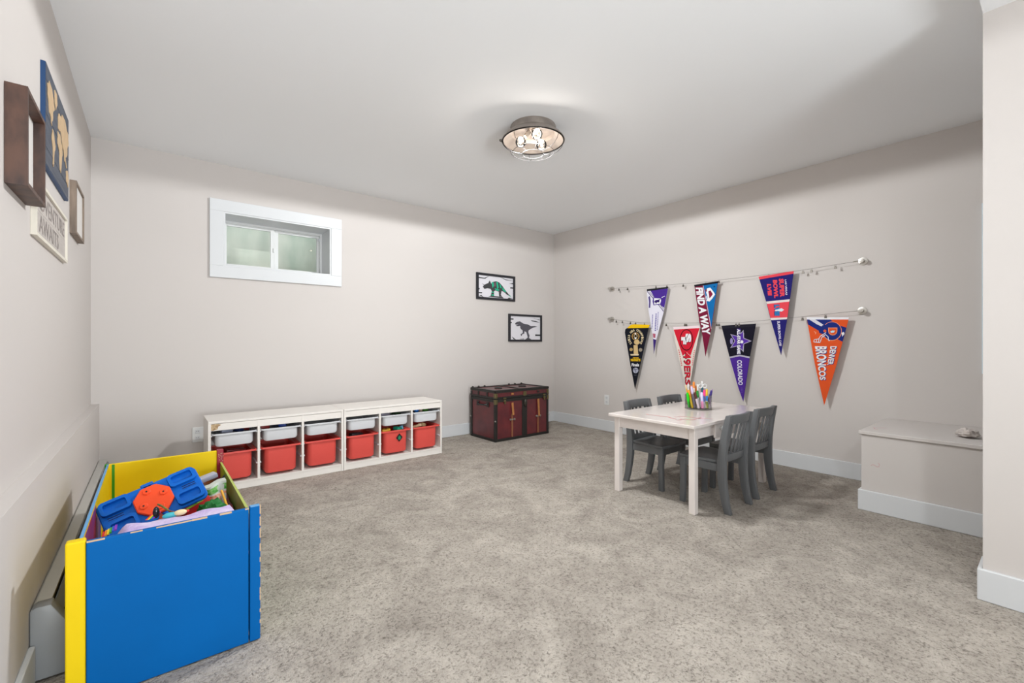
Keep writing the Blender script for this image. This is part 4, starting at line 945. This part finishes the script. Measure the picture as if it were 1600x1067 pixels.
# 1 black and gold
a = Pen([(984.6, 508.3), (990, 506.5), (1015.7, 507.5), (1013.8, 512), (1003, 560), (992.5, 607.8), (984, 563), (976.7, 519.5), (977.4, 514.5), (980.2, 512.5)], (22, 24, 34), 'black pennant with gold trophy and yellow top band, leftmost on the lower wire', .004)
a.poly([(984.6, 508.3), (990, 506.5), (1015.7, 507.5), (1013.8, 512), (980.2, 512.8)], (236, 190, 22), 1, 'top_band')
GOLD = (206, 178, 128)
for k in range(14):
    an = pi*(1+k/14); an2 = pi*(1+(k+1)/14)
    a.poly([(993.5+6.4*math.cos(an), 526+6.4*math.sin(an)), (993.5+6.4*math.cos(an2), 526+6.4*math.sin(an2)), (993.5+4.4*math.cos(an2), 526+4.4*math.sin(an2)), (993.5+4.4*math.cos(an), 526+4.4*math.sin(an))], (176, 136, 70), 1, 'gold_ring') if k % 13 == 0 else None
a.line([(993.5+5.4*math.cos(t*pi/8), 525.5+5.6*math.sin(t*pi/8)) for t in range(17)], 1.4, (176, 136, 70), 1, 'gold_ring')
a.line([(993.5+2.6*math.cos(t*pi/4), 525+2.6*math.sin(t*pi/4)) for t in range(9)], .9, (206, 178, 128), 1, 'gold_ring')
a.disc(993.2, 521.3, 1.3, 1.2, WHT, 2); a.disc(993.4, 528.4, 1.5, 1.5, WHT, 2)
a.disc(995.4, 534.6, 4.4, 4.0, GOLD, 2); a.poly([(990.4, 539), (996.6, 539), (997.6, 553), (990.6, 553)], GOLD, 2, 'printed_emblem'); a.poly([(985.2, 553), (998.8, 553), (998, 555.4), (986, 555.4)], (222, 204, 168), 2, 'printed_emblem')
a.disc(986.6, 546, 2.6, 2.6, (176, 150, 100), 2); a.disc(1001.2, 546.6, 2.8, 2.8, (150, 140, 124), 2)
def arc_text(pen, s, cx, cy, rx, ry, a0, a1, size, col):
    o = pen.off+.0008
    for i, ch in enumerate(s):
        if ch == ' ': continue
        t = a0+(a1-a0)*i/(len(s)-1); c = Vector((cx+rx*math.cos(t), cy+ry*math.sin(t))); n_ = Vector((math.cos(t), math.sin(t))); tg = Vector((-n_.y, n_.x))
        q = [c+n_*size*.5-tg*size*.36, c+n_*size*.5+tg*size*.36, c-n_*size*.5+tg*size*.36, c-n_*size*.5-tg*size*.36]
        text_quad(ch, *[wp(v.x, v.y, o) for v in q], pc(col), pen.e, .03)
arc_text(a, '22-23 NBA CHAMPIONS', 993.6, 528, 10.6, 12.5, pi-.75+.0, 2*pi+.72, 3.6, (214, 198, 160))
a.flat('DENVER', 989.5, 998.5, 558.2, 560, (236, 190, 22), 2, .03); a.flat('NUGGETS', 986, 1001, 560.4, 564.4, (236, 190, 22), 2, .06)
a.flat('Finals', 987.4, 999, 567.6, 572.4, WHT, 2, .04)
a.disc(993.6, 578.6, 4.2, 4.4, (170, 172, 190), 2); a.line([(990, 578), (997, 577)], .8, (60, 62, 90), 3); a.line([(992, 575), (994, 582)], .8, (60, 62, 90), 3)
a.line([(991.5, 586), (995, 586)], 1, (90, 90, 100), 2)
a.clips((985, 993, 1007), W2p, 'clips holding the black and gold pennant', 'small steel clip on the black and gold pennant, %s one')
# 2 purple and white, twisted tip
a = Pen([(1011.5, 452), (1045.1, 448.2), (1044.5, 450.2), (1037.5, 487.7), (1027, 527.6), (1025.6, 532), (1022.4, 554), (1021.4, 530), (1018.8, 514.7), (1014, 485.4), (1011.3, 455)], (222, 220, 232), 'white and purple pennant with twisted tip, leftmost on the upper wire', .008)
a.poly([(1011.5, 452), (1045.1, 448.2), (1044.5, 450.6), (1011.6, 455.2)], (34, 34, 40), 2, 'top_band')
PUR = (72, 44, 140)
a.poly([(1017, 454.3), (1044.4, 450.7), (1038.6, 481), (1034, 478), (1024, 466)], PUR, 1)
for d, c, w_ in ((0, (120, 112, 140), 1.4), (3.2, (120, 112, 140), 1.0)): a.line([(1012.2+d, 455.5+d*.1), (1026+d, 471.5), (1037.6, 486.5-d)], w_, c, 2)
a.poly([(1021.4, 464.5), (1034, 465.5), (1035, 469.5), (1033.2, 475.5), (1022, 477), (1020.4, 471)], PUR, 3, 'printed_emblem'); a.poly([(1022.6, 465.8), (1033, 466.6), (1033.8, 469.6), (1032.4, 474.4), (1023, 475.8)], WHT, 4, 'printed_emblem')
a.poly([(1022.5, 472), (1025, 469), (1028.5, 468.5), (1033, 467), (1031, 470), (1031.5, 472.5), (1027.5, 472.4), (1026, 474.6), (1024.5, 472.6)], (46, 24, 96), 5, 'printed_emblem')
a.line([(1034.5, 465), (1039.6, 462.6)], .8, WHT, 3)
a.poly([(1013.8, 464.5), (1016.2, 462), (1017.5, 470), (1016.8, 481), (1014.4, 481), (1014.8, 472)], (90, 78, 130), 3, 'printed_emblem')
rx = random.Random(4)
for x0_, x1_, y0_, y1_ in ((1028.6, 1029.8, 487.5, 515), (1025, 1027.2, 490, 517), (1020, 1021.4, 491.5, 512.5)):
    y = y0_
    while y < y1_:
        h_ = rx.uniform(1.2, 2.4); a.poly([(x0_-(y-487)*.05, y), (x1_-(y-487)*.05, y+.1), (x1_-(y-487)*.05, y+h_), (x0_-(y-487)*.05, y+h_-.1)], (112, 104, 168), 2, 'printed_mark'); y += h_+.7
a.poly([(1020.6, 521), (1025, 521.5), (1024.6, 528), (1021.6, 527.6)], (176, 90, 110), 2, 'printed_emblem')
a.poly([(1019.6, 519.6), (1021.2, 529.4), (1026, 531), (1022.4, 553.4), (1021.2, 531)], (58, 36, 112), 1)
a.clips((1025, 1042), W1, 'clips holding the purple and white pennant', 'small steel clip on the purple and white pennant, %s one')
# 3 red and cream with oval
a = Pen([(1051.8, 510.7), (1092.9, 508.4), (1094, 512.4), (1085.4, 556), (1078.8, 596), (1075.4, 612), (1067, 585.5), (1055, 534)], (224, 214, 204), 'red and cream pennant with black oval emblem, tip behind the pen cup', .0)
RD = (206, 34, 54)
a.poly([(1051.8, 510.7), (1092.9, 508.4), (1093.4, 512.4), (1052.5, 514.9)], (234, 216, 220), 1, 'top_band')
a.poly([(1052.5, 514.9), (1093.4, 512.4), (1078.8, 556), (1076, 553), (1070, 553), (1066.6, 556)], RD, 1)
a.disc(1072.7, 531, 10.4, 16.8, (26, 14, 18), 2); a.disc(1072.7, 531, 9.3, 15.4, RD, 3)
for off, c, l in ((.7, (26, 14, 18), 4), (0, WHT, 5)):
    a.down('S', 1071+off*.5, 1080.2+off*.5, 521+off, 1071+off*.5, 1080.2+off*.5, 535+off, c, l, .07); a.down('F', 1064.6+off*.5, 1072.6+off*.5, 526.5+off, 1064.6+off*.5, 1072.6+off*.5, 538+off, c, l, .07)
for off, c, l, bd in ((0, (232, 222, 218), 2, .085), (-1.1, (46, 16, 24), 3, .03), (0, RD, 4, .02)):
    a.down('49ERS', 1067.6+off, 1080.0+off, 550.5, 1071.4+off*.6, 1078.6+off*.6, 601.5, c, l, bd)
for x0_, x1_, y0_, y1_ in ((1060.6, 1065.6, 546, 573), (1085.2, 1081.6, 547, 572)):
    for k in range(8):
        t = k/8; t2 = t+.08; a.line([(x0_+(x1_-x0_)*t, y0_+(y1_-y0_)*t), (x0_+(x1_-x0_)*t2, y0_+(y1_-y0_)*t2)], 1.3, (206, 80, 90), 2, 'printed_mark')
a.clips((1070, 1072.5), W2p, 'clips holding the red and cream pennant', 'small steel clip on the red and cream pennant, %s one')
# 4 burgundy and blue, FIND A WAY
a = Pen([(1085.3, 445.2), (1123.7, 439.1), (1122.2, 442.4), (1112.7, 510.3), (1110.9, 520), (1103, 556.6), (1097.5, 521.3), (1093.3, 503), (1086, 448.2)], (118, 26, 56), 'burgundy and blue pennant lettered FIND A WAY on the upper wire', .008)
a.poly([(1085.3, 445.2), (1123.7, 439.1), (1122.2, 442.4), (1085.9, 448.2)], (28, 28, 34), 2, 'top_band')
a.poly([(1099.3, 446.2), (1122, 442.5), (1112.2, 511), (1108, 492)], (18, 104, 168), 1)
a.line([(1099.3, 446.2), (1105, 475), (1112, 514)], 1.0, (206, 170, 186), 2)
a.down('FIND A WAY', 1087.4, 1098.6, 449.5, 1098.6, 1110.8, 522.8, WHT, 3, .05)
a.poly([(1105.5, 450.5), (1110.5, 449.5), (1115, 455), (1118, 460), (1114, 466), (1109.5, 471), (1104.5, 470), (1106.5, 464), (1104, 457)], WHT, 2, 'printed_emblem')
a.poly([(1107.5, 455.5), (1110.8, 453.6), (1114.6, 459.6), (1111.5, 464), (1109, 466), (1108.6, 461)], (130, 30, 60), 3, 'printed_emblem')
a.disc(1105.2, 464.5, 1.8, 2.6, (180, 196, 214), 3); a.disc(1104, 454, 1.2, 2.0, (118, 26, 56), 3); a.disc(1116.8, 447.8, 1.4, 1.2, (12, 60, 110), 2)
a.clips((1102.5, 1123.4), W1, 'clips holding the burgundy and blue pennant', 'small steel clip on the burgundy and blue pennant, %s one')
# 5 black and purple star
a = Pen([(1127.2, 508.8), (1181.3, 505.5), (1171.4, 559.2), (1161.3, 627.4), (1154, 607), (1140.3, 559.4)], (24, 22, 36), 'black and purple pennant with a purple star lettered COLORADO', .0)
a.poly([(1127.2, 508.8), (1181.3, 505.5), (1180.4, 510.2), (1128.4, 513.4)], (32, 31, 42), 1, 'top_band')
PU5 = (76, 42, 142)
a.poly([(1140.3, 559.2), (1156, 556), (1171.4, 559.2), (1161.3, 627.2), (1154, 607)], PU5, 1)
a.line([(1140, 558.4), (1156, 555.4), (1171.6, 558.4)], 2.4, (178, 174, 190), 2)
def star(cx, cy, r0, r1, ph): return [(cx+(r0 if k % 2 == 0 else r1)*math.cos(ph+k*pi/5), cy+(r0 if k % 2 == 0 else r1)*math.sin(ph+k*pi/5)) for k in range(10)]
a.poly(star(1156, 532.8, 18.5, 8.2, 0), (168, 162, 182), 1, 'printed_emblem'); a.poly(star(1156, 532.8, 15.6, 6.9, 0), (86, 50, 160), 2, 'printed_emblem')
a.poly([(1151.4, 513.4), (1157.4, 513.4), (1157.4, 553.4), (1151.4, 553.4)], (60, 36, 120), 3, 'printed_panel')
a.down('ALL-STAR GAME', 1151.8, 1157.0, 514, 1151.8, 1157.0, 553, WHT, 4, .05)
a.disc(1159.3, 534, 2.2, 2.4, WHT, 3); a.disc(1143, 533, 2.2, 5, (150, 140, 190), 3); a.line([(1162, 520), (1162, 528)], 1, (190, 186, 206), 3); a.line([(1161.4, 541), (1161.4, 549)], 1, (190, 186, 206), 3)
a.down('COLORADO', 1151.6, 1159.2, 562.6, 1153.8, 1160.8, 601.4, (222, 220, 230), 3, .03)
for k in range(4): a.line([(1157.6, 606+k*2.2), (1160.4, 606.3+k*2.2)], .6, (110, 84, 170), 2, 'printed_mark')
a.clips((1150, 1154.8), W2p, 'clips holding the black and purple pennant', 'small steel clip on the black and purple pennant, %s one')
# 6 navy and coral
NV = (36, 32, 108); CO = (226, 72, 84)
a = Pen([(1185.9, 432.6), (1240.9, 423.4), (1234.8, 467.7), (1230.9, 495.8), (1221, 554.9), (1205, 500), (1197.6, 471.2)], NV, 'navy pennant with coral bands and coral lettering on the upper wire', .008)
a.poly([(1185.9, 432.6), (1240.9, 423.4), (1240.4, 427.7), (1187, 436.8)], CO, 1, 'top_band')
a.poly([(1197.6, 471.2), (1234.8, 467.5), (1234.1, 471.2), (1199, 474.9)], (226, 216, 214), 1)
a.poly([(1199, 474.9), (1234.1, 471.2), (1230.9, 495.8), (1204.6, 496.8)], CO, 1)
a.poly([(1204.6, 496.8), (1230.9, 495.8), (1230.2, 498.8), (1205.2, 500.2)], (226, 216, 214), 1)
a.down('SUPER', 1217.2, 1225.2, 435.4, 1219.6, 1227, 464.4, CO, 2, .06); a.down('BOWL', 1208, 1215, 437.6, 1210.4, 1217, 465.8, CO, 2, .06); a.down('LVIII', 1199, 1205.4, 444, 1200.6, 1206.8, 461.6, CO, 2, .06)
a.down('LAS VEGAS', 1227, 1229.4, 436.8, 1228.2, 1231, 461, (216, 212, 226), 2, .04)
for off, c, l in ((-.9, (30, 28, 90), 2), (0, (34, 120, 180), 3)): a.down('LVIII', 1210.4+off, 1218.6+off, 476, 1211.4+off, 1219+off, 493.4, c, l, .07)
a.poly([(1212, 484), (1216, 483.2), (1222, 481.6), (1226, 484), (1222, 487), (1216, 485.8), (1212, 486)], (214, 222, 230), 4, 'printed_emblem')
a.down('SUPER BOWL LVIII', 1214.8, 1219.2, 501.8, 1218.4, 1221.8, 540.4, (216, 212, 226), 2, .04)
a.clips((1201, 1216), W1, 'clips holding the navy and coral pennant', 'small steel clip on the navy and coral pennant, %s one')
# 7 orange with blue helmet
OR = (222, 86, 40); BL_ = (30, 46, 122)
a = Pen([(1260.2, 495.5), (1326.7, 495.5), (1325.8, 499.2), (1307, 570), (1287.8, 633.2), (1273, 568)], OR, 'orange pennant with a blue football helmet, rightmost on the lower wire', .0)
a.poly([(1260.2, 495.5), (1326.7, 495.5), (1325.8, 499.2), (1261, 499.2)], WHT, 1, 'top_band')
a.poly([(1261, 499.2), (1277, 499.2), (1300, 510), (1294, 527), (1280, 517), (1262.6, 507)], BL_, 1)
a.poly([(1264.5, 499.2), (1274, 499.2), (1287, 507.5), (1285, 510.5), (1276, 506.5)], (214, 214, 222), 2)
a.poly([(1276.5, 499.2), (1297.4, 499.2), (1305, 505), (1290, 507)], BL_, 1)
a.poly([(1312, 508.5), (1322.6, 512), (1316.6, 533.8), (1306, 529)], BL_, 1); a.poly([(1314.8, 520), (1318.6, 518.6), (1319.6, 521.4), (1316.2, 526)], WHT, 2)
a.disc(1300.2, 517.4, 15.2, 15.0, (236, 150, 110), 2); a.disc(1300.0, 517.2, 14.3, 14.1, BL_, 3)
a.poly([(1285.5, 508), (1295, 507), (1292, 524), (1280, 520), (1279, 515)], BL_, 4, 'printed_emblem')
a.disc(1289, 517, 2.4, 2.2, (222, 96, 60), 5)
for off, c, l in ((0, (232, 150, 110), 5), (0, OR, 6)): a.down('D', 1294.2 if l == 5 else 1295.4, 1308.4 if l == 5 else 1307.2, 511.8 if l == 5 else 512.8, 1294.2 if l == 5 else 1295.4, 1308.4 if l == 5 else 1307.2, 524 if l == 5 else 523, c, l, .09)
a.poly([(1297.5, 517.5), (1301, 516.4), (1305, 516.6), (1303, 519.6), (1298.4, 520)], (190, 220, 236), 7, 'printed_emblem')
for pl in ([(1291, 519.5), (1282, 525), (1279.5, 529.5), (1272.5, 530.5), (1271.6, 534.2), (1281.5, 535), (1284, 527.5), (1290, 522.5), (1294, 526), (1294.8, 532), (1297, 532)], [(1276, 530), (1275.6, 534)], [(1280, 529.5), (1279, 534.6)], [(1283.5, 524), (1288, 526.5)]):
    a.line(pl, 1.0, (220, 226, 238), 6, 'printed_emblem')
a.line([(1272, 518), (1275, 519.5), (1274, 522)], 1.0, (236, 170, 140), 2, 'printed_mark')
for off, c, l in ((.9, BL_, 2), (0, WHT, 3)):
    a.down('DENVER', 1297.6+off, 1307.6+off, 541+off, 1292.6+off, 1301.2+off, 570+off, c, l, .03)
    a.down('BRONCOS', 1273+off, 1292+off, 541+off, 1281+off, 1290+off, 593.6+off, c, l, .03)
a.clips((1290, ), W2p, 'clips holding the orange pennant', 'small steel clip on the orange pennant top band')
